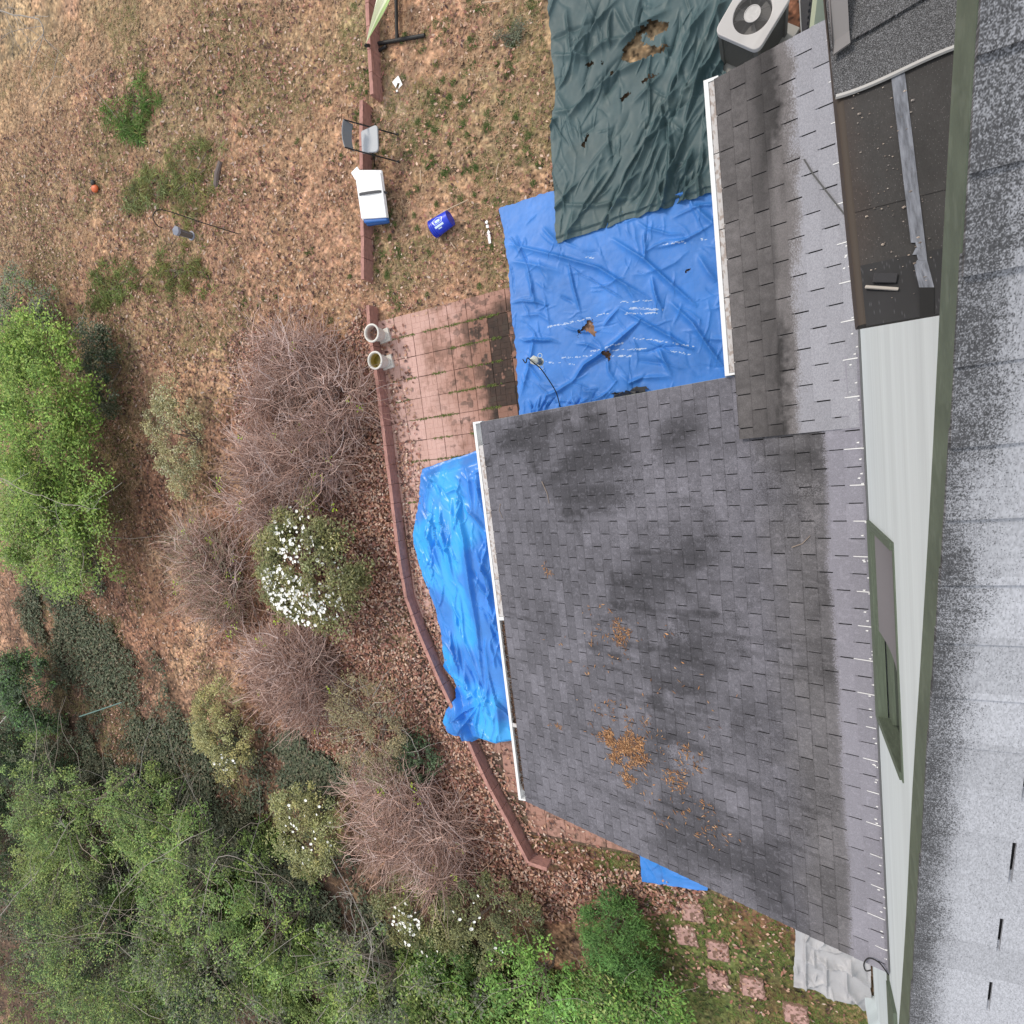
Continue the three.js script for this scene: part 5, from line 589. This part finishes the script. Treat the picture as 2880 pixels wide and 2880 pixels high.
function leafShrub(name, label, c, rx, ry, rz, n, len, wid, pal, o2 = {}) {
  const [x, h, z] = c, o = thing(name, label, o2.cat || 'shrub', [x, 0, z], 0, o2.group), mb = new MB(), st = new MB(), fl = new MB(), clumps = [];
  const nc = o2.clumps || 60; for (let i = 0; i < nc; i++) { if (o2.cat === 'plant') { const a = R(0, 6.28), k = Math.sqrt(rnd()) * (.45 + 1.1 * fbm(Math.cos(a) * 1.3 + x * 7, Math.sin(a) * 1.3 + z, 2)); clumps.push([Math.cos(a) * rx * k, h * R(.3, 1), Math.sin(a) * rz * k, R(.04, .16), vary([1, 1, 1], .35)]); continue; } const a = R(0, 6.28), e = Math.acos(R(-.15, 1)), k = o2.tree ? (.35 + .75 * Math.sqrt(rnd())) * (.5 + 1.0 * fbm(Math.cos(a) * 1.7 + x * 3, Math.sin(a) * 1.7 + e, 3)) : (.5 + .58 * Math.sqrt(rnd())) * (.68 + .64 * fbm(Math.cos(a) * 1.6 + x * 3, Math.sin(a) * 1.6 + e, 2)); clumps.push([Math.sin(e) * Math.cos(a) * rx * k, Math.max(.06, h + Math.cos(e) * ry * k), Math.sin(e) * Math.sin(a) * rz * k, R(.1, .26) * (o2.cl || 1), vary([1, 1, 1], o2.tone || .3)]); }
  const trunkR = o2.trunk || .02, ns = o2.stems || 9;
  if (o2.tree) { st.tube([[0, -.05, 0], [R(-.1, .1), h * .35, R(-.1, .1)], [R(-.15, .15), h * .75, R(-.15, .15)], [0, h + ry * .3, 0]], trunkR, trunkR * .35, 7); for (let i = 0; i < ns; i++) { const q = pick(clumps), y0 = h * R(.3, .8); st.tube([[0, y0, 0], [q[0] * .45, mix(y0, q[1], .6), q[2] * .45], [q[0], q[1], q[2]]], trunkR * .4, .006, 5); } }
  else for (let i = 0; i < ns; i++) { const q = clumps[i % nc]; st.tube([[R(-.05, .05), -.03, R(-.05, .05)], [q[0] * .4, q[1] * .5, q[2] * .4], [q[0] * .9, q[1] * .9, q[2] * .9]], trunkR, .005, 5); }
  part(o2.tree ? 'trunk' : 'stems', st.geo(), mat(...(o2.bark || BARK)), o);
  for (let i = 0; i < n; i++) { const q = clumps[Math.floor(rnd() * nc)], r = q[3] * Math.pow(rnd(), .5), a = R(0, 6.28), e = Math.acos(R(-1, 1)), t = R(0, 6.28), f = q[4]; const col = vary(pick(pal), .25); mb.leaf(q[0] + r * Math.sin(e) * Math.cos(a), Math.max(.02, q[1] + r * Math.cos(e) * .7), q[2] + r * Math.sin(e) * Math.sin(a), Math.cos(t), R(-.5, .7), Math.sin(t), len * R(.6, 1.3), wid * R(.6, 1.2), [col[0] * f[0], col[1] * f[1], col[2] * f[2]]); }
  const fo = part(o2.tree ? 'crown' : 'foliage', mb.geo(), LEAFM, o); fo.userData.kind = 'stuff';
  if (o2.flowers) { for (const [n2, fx, fz, fr] of o2.flowers) for (let i = 0; i < n2; i++) { const a = R(0, 6.28), r = fr * Math.sqrt(rnd()), px = fx + Math.cos(a) * r, pz = fz + Math.sin(a) * r, d = Math.min(1, Math.hypot(px / rx, pz / rz)); flower(fl, px, h + ry * Math.sqrt(Math.max(0, 1 - d * d)) * R(.8, 1.05) + .04, pz, R(.012, .042), R(-.02, .02), 0); } part('blossom', fl.geo(), VC, o).userData.kind = 'stuff'; }
  if (o2.bare) { const tb = new MB(); for (let i = 0; i < o2.bare; i++) { const a = R(0, 6.28), k = R(.1, .8); tb.tube(curve(Math.cos(a) * rx * k, h * R(.6, 1) + R(0, .6) * ry, Math.sin(a) * rz * k, Math.cos(a) + R(-.6, .6), R(-.2, .6), Math.sin(a) + R(-.6, .6), R(.6, 1.8) * rx * .8, .3, 6), R(.005, .011), .003, 4, vary([.32, .28, .24], .25)); } part('branches', tb.geo(), VC, o).userData.kind = 'stuff'; }
  return o;
}
twigShrub('bare brown twig shrub nearest the two cream urns', [-8.392,0.75,-1.827], 1.55, .6, 1.2, 3600, TWIG, 6);
twigShrub('widest bare brown twig shrub, above the white flowering bush', [-9.456,0.75,-0.056], 1.8, .65, 1.3, 4300, TWIG, 16);
twigShrub('thin paler twig shrub to the left of the white flowering bush', [-12.413,0.55,2.136], 1.25, .5, 1.45, 2400, [...TWIG, [.34, .28, .2], [.3, .27, .18]], 22);
twigShrub('bare reddish twig shrub just below the white flowering bush', [-10.066,0.75,4.456], 1.5, .6, 1.35, 3600, TWIG, 8);
twigShrub('bare brown twig shrub at the bottom near the wall end', [-7.317,0.75,7.476], 1.5, .6, 1.4, 3600, TWIG, 12);
const camGroup = 'olive leaved flowering bushes';
leafShrub('flowering_bush', 'largest olive bush thickly covered with white blossom', [-8.792,0.7,1.893], 1.3, .5, 1.3, 14000, .07, .036, OLIVE, { clumps: 150, cl: 1.25, group: camGroup, flowers: [[80, .05, -.85, .55], [90, -.35, .3, .5], [120, .1, .6, .6], [60, .5, 0, .75], [70, .6, .6, .45], [45, -.6, .3, .45], [40, -.1, -.2, .9]] });
leafShrub('flowering_bush', 'round yellow olive bush with a few white blossoms at its lower rim', [-12.687,0.5,5.949], 1.05, .4, 1.05, 9000, .06, .032, [[.3, .29, .11], [.36, .34, .16], [.22, .22, .08]], { clumps: 110, group: camGroup, flowers: [[16, .3, .8, .4]] });
leafShrub('flowering_bush', 'oval yellow olive bush with scattered white blossoms left of the bottom twigs', [-10.157,0.5,8.148], .95, .45, 1.2, 9000, .06, .032, [[.29, .29, .11], [.35, .35, .17], [.2, .21, .07]], { clumps: 110, group: camGroup, flowers: [[36, .1, -.2, .8]] });
leafShrub('flowering_bush', 'dark olive bush with a tight cluster of white blossoms near the bottom', [-7.357,0.5,9.547], .95, .4, .85, 6500, .06, .03, OLIVE, { clumps: 80, group: camGroup, flowers: [[45, 0, -.2, .35], [14, .1, .2, .6]] });
leafShrub('flowering_bush', 'darkest olive bush with single white blossoms below the wall end', [-5.56,0.5,9.103], 1.05, .4, .95, 7000, .06, .03, [[.13, .14, .055], [.18, .19, .075], [.1, .11, .045]], { clumps: 90, group: camGroup, flowers: [[16, 0, 0, .8]] });
leafShrub('flowering_bush', 'slender pale budded bush beside the big bright green tree', [-12.386,0.5,-1.218], .8, .45, 1.25, 6500, .055, .03, [[.27, .25, .11], [.42, .4, .24], [.2, .19, .08]], { clumps: 90, group: camGroup });
leafShrub('loose_shrub', 'loose grey olive shrub between the twigs and the long wall', [-7.909,0.5,5.396], .95, .4, 1.25, 6500, .05, .022, [[.26, .22, .12], [.32, .28, .16], [.2, .17, .09]], { clumps: 120, bare: 50 });
leafShrub('evergreen_shrub', 'small dark evergreen shrub beside the loose grey olive shrub', [-7.016,0.28,6.053], .42, .22, .5, 1800, .07, .04, DARK, { clumps: 24 });
leafShrub('bright_tree', 'big bright lime green tree at the left edge', [-16.062,1.2,-2.188], 2.0, 1.0, 2.6, 30000, .085, .046, LIME, { cat: 'tree', tree: 1, trunk: .07, stems: 14, clumps: 260, cl: 2.0, bare: 6, tone: .22 });
leafShrub('bright_tree', 'lower lime green tree beside the grey ivy at left', [-16.988,1.1,0.39], 2.2, .8, 1.6, 22000, .082, .044, [...LIME, [.24, .3, .1], [.26, .3, .13]], { cat: 'tree', tree: 1, trunk: .06, stems: 14, clumps: 200, cl: 1.9, bare: 22, tone: .22 });
leafShrub('dark_shrub', 'dense dark green shrub at the left edge below the ivy', [-21,0.8,5.457], 1.35, .6, 1.2, 9000, .09, .055, [...DARK, [.07, .16, .04], [.1, .2, .05]], { clumps: 90, cl: 1.5 });
leafShrub('dark_shrub', 'dark leafy shrub above the lime tree at the left edge', [-17.927,0.4,-5.365], 1.2, .35, 1.0, 4500, .07, .042, [...GREYG, [.14, .24, .06]], { clumps: 60, cl: 1.3 });
leafShrub('dark_shrub', 'shadowy grey green shrub between the lawn and lime tree', [-14.9,0.4,-3.365], .6, .3, 1.2, 4200, .07, .042, [...DARK, ...GREYG], { clumps: 60, cl: 1.2 });
leafShrub('fine_bush', 'feathery fresh green bush by the stepping stones', [-2.972,0.4,8.832], .72, .4, .8, 9000, .08, .016, FRESH, { clumps: 70 });
leafShrub('fine_bush', 'feathery bright green bush under the dark olive bushes', [-6.872,0.45,10.576], .75, .4, .8, 8000, .07, .018, [...FRESH, ...GREEN], { clumps: 70 });
leafShrub('sprout_clump', 'bright green grassy clump in the upper left lawn', [-12.645,0.1,-8.739], 1.1, .1, .75, 1500, .2, .016, [[.14, .26, .06], [.2, .32, .09], [.26, .3, .12]], { cat: 'plant', clumps: 60, cl: 1.2 });
leafShrub('sprout_clump', 'soft green grassy clump above the bird feeder', [-12.75,0.08,-7.004], 1.0, .08, .65, 1300, .18, .016, [[.25, .28, .11], [.3, .32, .14]], { cat: 'plant', clumps: 60, cl: 1.2 });
leafShrub('sprout_clump', 'yellowish green clump beside the grey stump in the lawn', [-11.098,0.08,-6.817], 1.1, .08, .8, 1300, .17, .015, [[.24, .27, .09], [.3, .31, .13]], { cat: 'plant', clumps: 60, cl: 1.2 });
leafShrub('sprout_clump', 'low green clump between the lawn and lime tree', [-14.751,0.08,-5.271], 1.2, .08, .6, 1700, .17, .016, [[.24, .28, .09], [.2, .25, .08]], { cat: 'plant', clumps: 70, cl: 1.3 });
leafShrub('sprout_clump', 'sparse green clump in the lawn below the bird feeder', [-12.005,0.08,-5.062], 1.3, .08, .8, 1300, .17, .016, [[.26, .28, .1], [.22, .25, .08]], { cat: 'plant', clumps: 70, cl: 1.3 });
leafShrub('sprout_clump', 'round grey green herb clump near the top of the lawn', [-3.287,0.1,-6.631], .17, .1, .2, 420, .06, .014, GREYG, { cat: 'plant', clumps: 12, cl: .6 });
// brush at the lower left and bottom, tall enough to hide the soil
const brush = [
  ['mid green brushy tree furthest into the lower left', -18.594,2.2,8.565, 1.5, .8, 1.2, 6500, GREEN, 30], ['yellow green sapling tree above the fallen grey trunk', -20.238,1.8,10.874, 1.2, .6, 1.1, 4200, [[.2, .26, .06], [.25, .3, .1], [.14, .19, .05]], 18], ['leafy green tree left of the dark ivy hollow', -15.274,1.6,8.766, 1.2, .6, .9, 5000, GREEN, 30], ['broad green tree in the middle of the lower left brush', -13.242,2,9.386, 1.4, .7, 1.1, 5000, [...GREEN, [.16, .28, .05]], 40], ['green tree at the bottom left corner', -19.207,2.2,13.106, 1.7, .8, 1.3, 8500, [...GREEN, ...DARK.slice(0, 1)], 40], ['dull green tree on the bottom edge left of the bare branches', -13.978,2,12.011, 1.6, .7, 1.0, 6500, GREYG.concat(GREEN), 40], ['thin green sapling among the ivy at bottom centre', -11.242,1.4,10.718, .8, .5, .8, 2600, [...GREEN, [.2, .3, .05]], 16],
  ['grey green brush tree on the bottom edge below the dark olive bushes', -8.199,1.4,11.125, 1.1, .5, .8, 3200, [...GREYG, ...GREEN], 26], ['light green sapling thicket left of the feathery bush', -4.479,1,9.972, .7, .4, .5, 1900, [[.12, .26, .04], [.16, .32, .06], [.2, .34, .09]], 20], ['light green sapling thicket right of the feathery bush', -3.098,0.9,9.951, .6, .35, .4, 1500, [[.12, .26, .04], [.17, .31, .07], [.26, .32, .1]], 16], ['light green sapling at the bottom edge by the last stepping stones', -2.318,0.8,9.768, .4, .3, .35, 1000, [[.1, .22, .04], [.16, .3, .06]], 8], ['green sapling thicket at bottom centre beside the bright bush', -6.101,1,11.023, .7, .4, .5, 1900, [[.1, .21, .04], [.15, .27, .05]], 18]];
for (const [l, x, h, z, rx, ry, rz, n, pal, bare] of brush) leafShrub('brush_tree', l, [x, h * .7, z], rx * 1.55, ry * 1.2, rz * 1.6, Math.round(n * 1.5), .075, .04, pal, { cat: 'tree', tree: 1, trunk: .035, stems: 12, clumps: Math.round(n / 40), cl: 1.35, bare: Math.round(bare * .8), tone: .35 });
// bare saplings and fallen wood
function bareTree(label, pts, r, subs) { const o = thing('bare_sapling', label, 'sapling'); pts = new THREE.CatmullRomCurve3(pts.map(p => V(...p))).getPoints(16).map((p, i) => [p.x + (noise(i * .7, r * 900) - .5) * .12, p.y, p.z + (noise(i * .7, r * 900 + 40) - .5) * .12]); r *= .7; part('trunk', new MB().tube(pts, r, r * .4, 6).geo(), mat(.3, .27, .24), o); const mb = new MB(); for (let i = 0; i < subs; i++) { const k = Math.floor(R(1, pts.length - .01)), a = pts[k - 1], b = pts[k], t = rnd(), p = [mix(a[0], b[0], t), mix(a[1], b[1], t), mix(a[2], b[2], t)]; const d = [b[0] - a[0], b[1] - a[1], b[2] - a[2]], l = Math.hypot(...d); const c = curve(...p, d[0] / l + R(-.9, .9), d[1] / l + R(-.3, .6), d[2] / l + R(-.9, .9), R(.4, 1.3), .25, 6); mb.tube(c, r * .4, .003, 4, vary([.38, .345, .31], .2)); for (let j = 0; j < 3; j++) { const e = c[2 + j]; mb.tube(curve(...e, R(-1, 1), R(-.2, .6), R(-1, 1), R(.2, .5), .3, 4), r * .2, .002, 3, vary([.38, .345, .31], .2)); } } part('branches', mb.geo(), VC, o).userData.kind = 'stuff'; }
bareTree('pale bare sapling arching over the ivy at bottom centre', [[-10.414,0.1,13.776], [-8.772,0.9,11.208], [-7.839,1.5,9.565], [-7.313,2.2,7.769], [-7.33,2.6,6.52]], .022, 12);
bareTree('pale leaning bare sapling group left of the dark olive bush', [[-11.816,0.1,14.468], [-9.742,0.8,11.778], [-8.424,1.3,9.568], [-8.079,1.6,8.371]], .02, 14);
bareTree('long pale bare stem running up from the lower left edge', [[-24.92,1.5,13.768], [-20.445,1.9,10.844], [-17.635,2.2,8.828], [-16.051,2.4,7.629]], .022, 7);
bareTree('thin bare stem curving above the green lower left trees', [[-17.768,1.8,12.039], [-15.268,2.3,9.808], [-13.212,2.6,8.224], [-11.59,2.7,7.279], [-10.733,2.4,6.846]], .014, 9);
bareTree('second bare stem curving toward the dark ivy hollow', [[-13.641,1.5,11.222], [-11.989,2.1,9.103], [-10.395,2.5,7.306], [-9.933,2.3,7.564], [-10.065,1.8,8.846], [-11.286,1.2,11.061]], .014, 6);
bareTree('pale bare branches reaching in at the top left corner', [[-11.845,3,-8.728], [-10.456,3.2,-7.919], [-9.775,3.3,-7.447], [-9.888,3.2,-7.321], [-10.01,3,-7.222]], .018, 9);
bareTree('thin grey bare branches over the lime green tree', [[-15.129,2.9,-0.794], [-13.556,3,-0.34], [-12.53,2.9,0.013], [-11.864,2.7,0.136]], .012, 6);
const log = (label, a, b, r, c) => single('fallen_branch', new MB().tube([a, [(a[0] + b[0]) / 2, (a[1] + b[1]) / 2 + .03, (a[2] + b[2]) / 2], b], r, r * .75, 8).geo(), mat(...c), label, 'branch');
log('thick grey fallen trunk among the lower left ivy', [-19.775,0.3,9.343], [-17.126,0.25,7.904], .075, [.17, .13, .11]);
log('pale bare stick leaning below the dark shrub at left', [-22.807,1,6.677], [-20.252,1.3,5.495], .02, [.4, .37, .33]);
log('mossy teal grey branch across the ivy at left', [-19.368,0.4,6.383], [-16.994,0.4,5.704], .02, [.13, .22, .2]);
log('dark grey stump beside the yellowish clump in the lawn', [-10.394,0.03,-6.437], [-10.07,0.1,-6.815], .06, [.16, .13, .12]);
const STK = [[[-10.7,-8.905], [-10.272,-9.025], 0, 0, 'pale split stick in the upper left lawn'], [[-9.806,-7.928], [-9.85,-7.62], 0, 0, 'straight straw coloured stick in the lawn left of the wall'], [[-9.181,-3.026], [-8.481,-2.881], 0, 0, 'pale stick at the head of the bare shrubs'], [[-3.772,-4.826], [-3.834,-4.659], 0, 0, 'straw stalk in the lawn left of the green tarp'], [[-8.494,-4.028], [-8.498,-3.796], 0, 0, 'short pale twig lying in the middle of the lawn'], [[-3.738,-7.288], [-3.433,-7.183], 0, 0, 'thin straw stalk at the top edge of the lawn'], [[-5.287,-5.185], [-5.295,-4.989], 0, 0, 'short straw stalk in the lawn right of the chair'], [[-4.853,-3.84], [-4.773,-3.711], 0, 0, 'short pale chip of wood below the bucket'], [[-5.066,-4.351], [-4.411,-4.433], 0, 0, 'long straw stalk pointing away from the bucket']];
for (const [a, b, , , l] of STK) { const o = single('dry_stick', new MB().tube([[a[0], .03, a[1]], [(a[0] + b[0]) / 2, .045, (a[1] + b[1]) / 2], [b[0], .03, b[1]]], .012, .009, 5).geo(), mat(.5, .38, .27), l, 'stick', 'dry sticks in the lawn'); }
{ const p = [-14.486,0.12,-7.6]; const o = thing('orange_toy', 'small orange plastic object half hidden in the left lawn', 'toy', [p[0], .06, p[2]]); part('shell', new THREE.SphereGeometry(.1, 16, 10).scale(1.1, .6, .9), mat(.6, .13, .04, .5), o); part('dark_part', new THREE.SphereGeometry(.07, 12, 8).scale(1, .7, 1).translate(.02, .03, -.12), blackM, o); }

// ---------------------------------------------------------------- ground cover (too many to count)
const noGo = (x, z) => (x > -3.2 && z > -.3 && z < 4.9) || x > .95 || (x > .6 && z < 5) || (patioTest(x, z) && true);
const onTarp = (x, z) => (x > -3.85 && z > -4.1 && z < 0) || (x > -2.75 && z < -3.3 && x < .2) || (x > -.15 && z > 8.3 && z < 9.2) || (x > -2.5 && x < -1 && z < 7.8 && z > 4);
function scatter(name, label, geo, n, material, fn) { const m = new THREE.InstancedMesh(geo, material, n), M = new THREE.Matrix4(), Qn = new THREE.Quaternion(), E = new THREE.Euler(), col = new THREE.Color(); let k = 0, tries = 0; while (k < n && tries < n * 12) { tries++; const r = fn(); if (!r) continue; E.set(r.rx || 0, r.ry, r.rz || 0); Qn.setFromEuler(E); M.compose(V(r.x, r.y, r.z), Qn, V(r.s, r.sy || r.s, r.s)); m.setMatrixAt(k, M); m.setColorAt(k, col.setRGB(...r.c)); k++; } m.count = k; m.name = name; m.castShadow = m.receiveShadow = true; m.userData = { kind: 'stuff', label, category: 'ground cover' }; scene.add(m); console.log(name, k); return m; }
const plain = new THREE.MeshStandardMaterial({ roughness: .9, side: THREE.DoubleSide });
const leafGeo = (() => { const mb = new MB(); const P = [[-.5, 0, 0], [-.15, .08, .26], [.2, .05, .22], [.5, .14, 0], [.2, .03, -.24], [-.15, .1, -.22]]; for (let i = 1; i < 5; i++) mb.tri(P[0], P[i], P[i + 1]); return mb.geo(); })();
const tuftGeo = (() => { const mb = new MB(), r = rng(5); for (let i = 0; i < 7; i++) { const a = r() * 6.28, d = .3 + r() * .7, w = .05, x = Math.cos(a), z = Math.sin(a), o = (r() - .5) * .3; mb.tri([o - z * w, 0, o + x * w], [o + z * w, 0, o - x * w], [o + x * d, .15 + r() * .35, o + z * d]); } return mb.geo(); })();
const litterPoly = [[-6.883,-3.353], [-6.748,-1.906], [-6.87,2.708], [-5.66,6.14], [-4.742,8.267], [-2.524,7.738], [-1.435,7.879], [-1.831,8.393], [-4.949,9.494], [-6.88,8.776], [-7.415,6.888], [-9.036,4.332], [-9.034,1.164], [-8.077,-2.128]];
const shrubPoly = [[-10.294,-3.423], [-7.024,-2.571], [-7.004,2.709], [-7.456,7.143], [-12.165,7.664], [-15.855,5.397], [-15.683,0.856], [-13.479,-2.772]];
const BROWNS = [[.09, .05, .045], [.36, .19, .135], [.26, .125, .09], [.46, .3, .225], [.16, .08, .06], [.55, .41, .33], [.32, .15, .12], [.42, .25, .17]];
scatter('fallen_leaves', 'reddish brown leaf litter below the wall and under the shrubs', leafGeo, 30000, plain, () => { const x = R(-11, .8), z = R(-3.5, 9.5); if (noGo(x, z) && !(hash(Math.floor(x * 30), Math.floor(z * 30)) < .0)) return; const a = inPoly(x, z, litterPoly), b = a || inPoly(x, z, shrubPoly); if (!b) return; if (!a && rnd() < .5) return; const s = R(.05, .1); return { x, y: .012 + R(0, .03), z, s, rx: R(-.5, .5), ry: R(0, 6.28), rz: R(-.5, .5), c: vary(pick(BROWNS), .3) }; });
scatter('lawn_leaves', 'scattered dry leaves over the lawn', leafGeo, 26000, plain, () => { const x = R(-19, .6), z = R(-10, 10); if (noGo(x, z) || onTarp(x, z) || rnd() > .25 + .9 * sm(.4, .65, fbm(x * 1.1 + 20, z * 1.1, 3))) return; const s = R(.03, .085); return { x, y: .015 + R(0, .03), z, s, rx: R(-.5, .5), ry: R(0, 6.28), rz: R(-.5, .5), c: vary(pick(BROWNS), .3) }; });
scatter('wood_floor_leaves', 'brown leaves on the floor of the woods', leafGeo, 26000, plain, () => { const x = R(-33, -8), z = R(-10, 24); if (z > 5 && rnd() < .75) return; const s = R(.05, .12); return { x, y: .01 + R(0, .03), z, s, rx: R(-.5, .5), ry: R(0, 6.28), rz: R(-.5, .5), c: vary(pick(BROWNS), .35).map(v => v * .8) }; });
scatter('patio_leaves', 'brown leaves blown along the wall side of the patio', leafGeo, 2600, plain, () => { const z = R(-2.7, 8), x = wallX(z) + .12 + Math.pow(rnd(), 2.2) * (z > 5 ? 1.5 : .55); if (z < -.5 && rnd() < .6) return; const s = R(.05, .09); return { x, y: .03 + R(0, .02), z, s, rx: R(-.4, .4), ry: R(0, 6.28), rz: R(-.4, .4), c: vary(pick(BROWNS), .3) }; });
const lawnCol = () => vary(pick([[.44, .28, .165], [.52, .35, .215], [.36, .225, .13], [.44, .26, .175], [.56, .4, .265]]), .25);
scatter('dry_grass', 'short dry tan grass of the lawn', tuftGeo, 60000, plain, () => { const x = R(-21, -2.4), z = R(-11.5, 2); if (noGo(x, z) || onTarp(x, z)) return; if (inPoly(x, z, shrubPoly)) return; return { x, y: -.005, z, s: R(.05, .11), sy: R(.03, .08), ry: R(0, 6.28), c: lawnCol() }; });
const gdens = (x, z) => sm(.5, .66, fbm(x * .8 + 40, z * .8 + 9, 4));
scatter('green_grass', 'thin olive green grass patches in the lawn', tuftGeo, 30000, plain, () => { const x = R(-24, -2.4), z = R(-11, 9); if (noGo(x, z) || onTarp(x, z)) return; if (rnd() > gdens(x, z) || (inPoly(x, z, shrubPoly) && rnd() < .8) || inPoly(x, z, litterPoly)) return; return { x, y: -.005, z, s: R(.05, .11), sy: R(.04, .1), ry: R(0, 6.28), c: vary(pick([[.25, .22, .09], [.3, .25, .11], [.2, .2, .07], [.34, .28, .15]]), .3) }; });
scatter('side_lawn_grass', 'greener grass around the stepping stones', tuftGeo, 9000, plain, () => { const x = R(-3.4, .9), z = R(7.3, 11.5); if (x > -2.6 && z < 7.9 && x < -1) return; if (rnd() > .25 + sm(.4, .6, fbm(x * 1.4, z * 1.4 + 5, 3)) || onTarp(x, z)) return; return { x, y: -.005, z, s: R(.05, .1), sy: R(.04, .1), ry: R(0, 6.28), c: vary(pick([[.14, .19, .04], [.1, .2, .04], [.2, .22, .07], [.24, .2, .08]]), .3) }; });
const weedSpots = []; for (let i = 0; i < 90; i++) weedSpots.push([R(-5.8, -2.9), R(-7.5, -4.2), R(.04, .15)]); for (let i = 0; i < 60; i++) weedSpots.push([R(-12, -3.5), R(-8.5, -2.9), R(.03, .09)]); for (let i = 0; i < 40; i++) { const z = R(-7.2, -2.2); weedSpots.push([R(-6.6, -5.95), z, R(.05, .12)]); }
scatter('lawn_weeds', 'small dark green weeds dotted over the lawn', tuftGeo, 6500, plain, () => { const w = pick(weedSpots); if (onTarp(w[0], w[1])) return; const a = R(0, 6.28), r = w[2] * Math.sqrt(rnd()); return { x: w[0] + Math.cos(a) * r, y: 0, z: w[1] + Math.sin(a) * r, s: R(.03, .06), sy: R(.05, .1), ry: R(0, 6.28), c: vary(pick([[.07, .12, .03], [.1, .17, .04], [.12, .2, .05]]), .35) }; });
const ivy = [[-19.031,3.141, 2.2, 2.2], [-18.476,5.613, 2.6, 2.6], [-17.213,7.483, 2.6, 2.2], [-16.061,8.629, 2.6, 2.2], [-12.714,8.349, 2.2, 2.0], [-10.556,6.988, 1.1, .8], [-11.656,10.51, 2.2, 2.0], [-9.868,12.203, 3, 2.2], [-14.505,13.231, 3.5, 2.6], [-20.32,11.224, 4.5, 4], [-24.061,9.01, 4, 3.5], [-23.983,17.303, 6, 5], [-16.814,11.317, 3.5, 3], [-20.321,2.652, 2, 1.6]];
scatter('ivy_ground_cover', 'dark grey green ivy covering the floor of the woods', leafGeo, 80000, plain, () => { const b = pick(ivy), a = R(0, 6.28), q = Math.pow(rnd(), .6) * 1.25, x = b[0] + Math.cos(a) * q * b[2], z = b[1] + Math.sin(a) * q * b[3]; if (x > -6.2 && z < 9) return; if (rnd() > sm(.32, .62, fbm(x * 1.3, z * 1.3, 4) + .12 - .2 * q)) return; const s = R(.06, .12); return { x, y: .02 + R(0, .1), z, s, rx: R(-.6, .6), ry: R(0, 6.28), rz: R(-.6, .6), c: vary(pick([[.11, .125, .075], [.08, .1, .058], [.15, .16, .105], [.09, .115, .07], [.065, .08, .045], [.17, .15, .1]]), .3) }; });

const sprigGeo = (() => { const mb = new MB(), q = rng(21); for (let i = 0; i < 9; i++) { const a = q() * 6.28, x = (q() - .5) * 1.1, z = (q() - .5) * 1.1, y = q() * .8, l = .34 + q() * .2, dx = Math.cos(a), dz = Math.sin(a), w = .12, up = (q() - .3) * .25; mb.tri([x, y, z], [x + dx * l * .45 - dz * w, y + up + .05, z + dz * l * .45 + dx * w], [x + dx * l, y + up, z + dz * l]); mb.tri([x, y, z], [x + dx * l, y + up, z + dz * l], [x + dx * l * .45 + dz * w, y + up + .05, z + dz * l * .45 - dx * w]); } return mb.geo(); })();
const under = [[-25.003,11.414, 6, 5], [-20.97,11.366, 5, 4], [-25.097,15.482, 8, 7], [-18.614,13.038, 5, 4.5], [-14.806,12.652, 4, 3.5], [-17.51,15.654, 5, 4], [-12.249,13.306, 3.2, 2.6], [-9.86,13.081, 2.6, 1.8], [-7.243,12.137, 2.2, 1.2], [-4.944,11.432, 2, 1], [-3.327,10.956, 1.3, .7], [-25.621,9.244, 5, 3], [-17.253,10.205, 3, 2.4], [-12.738,10.172, 1.8, 1.5]];
scatter('woodland_undergrowth', 'tangled green undergrowth filling the lower left woods', sprigGeo, 34000, plain, () => { const b = pick(under), a = R(0, 6.28), q = Math.pow(rnd(), .55) * 1.15, x = b[0] + Math.cos(a) * q * b[2], z = b[1] + Math.sin(a) * q * b[3]; if ((x > -5.4 && z < 9) || x > -1.6) return; const n = fbm(x * .7 + 5, z * .7, 4); if (rnd() > sm(.3, .55, n + .08 - .12 * q)) return; const far = x < -7 ? 1 : .6, m = fbm(x * .5 + 60, z * .5, 3), pal = m < .38 ? DARK : m < .5 ? GREYG : m < .6 ? GREEN : [[.24, .33, .09], [.27, .33, .12], [.17, .25, .07]]; return { x, y: .03 + far * Math.pow(rnd(), 1.6) * sm(.38, .7, n) * 1.5, z, s: R(.12, .24), rx: R(-.4, .4), ry: R(0, 6.28), rz: R(-.4, .4), c: vary(pick(pal), .3) }; });
renderer.render(scene, camera);
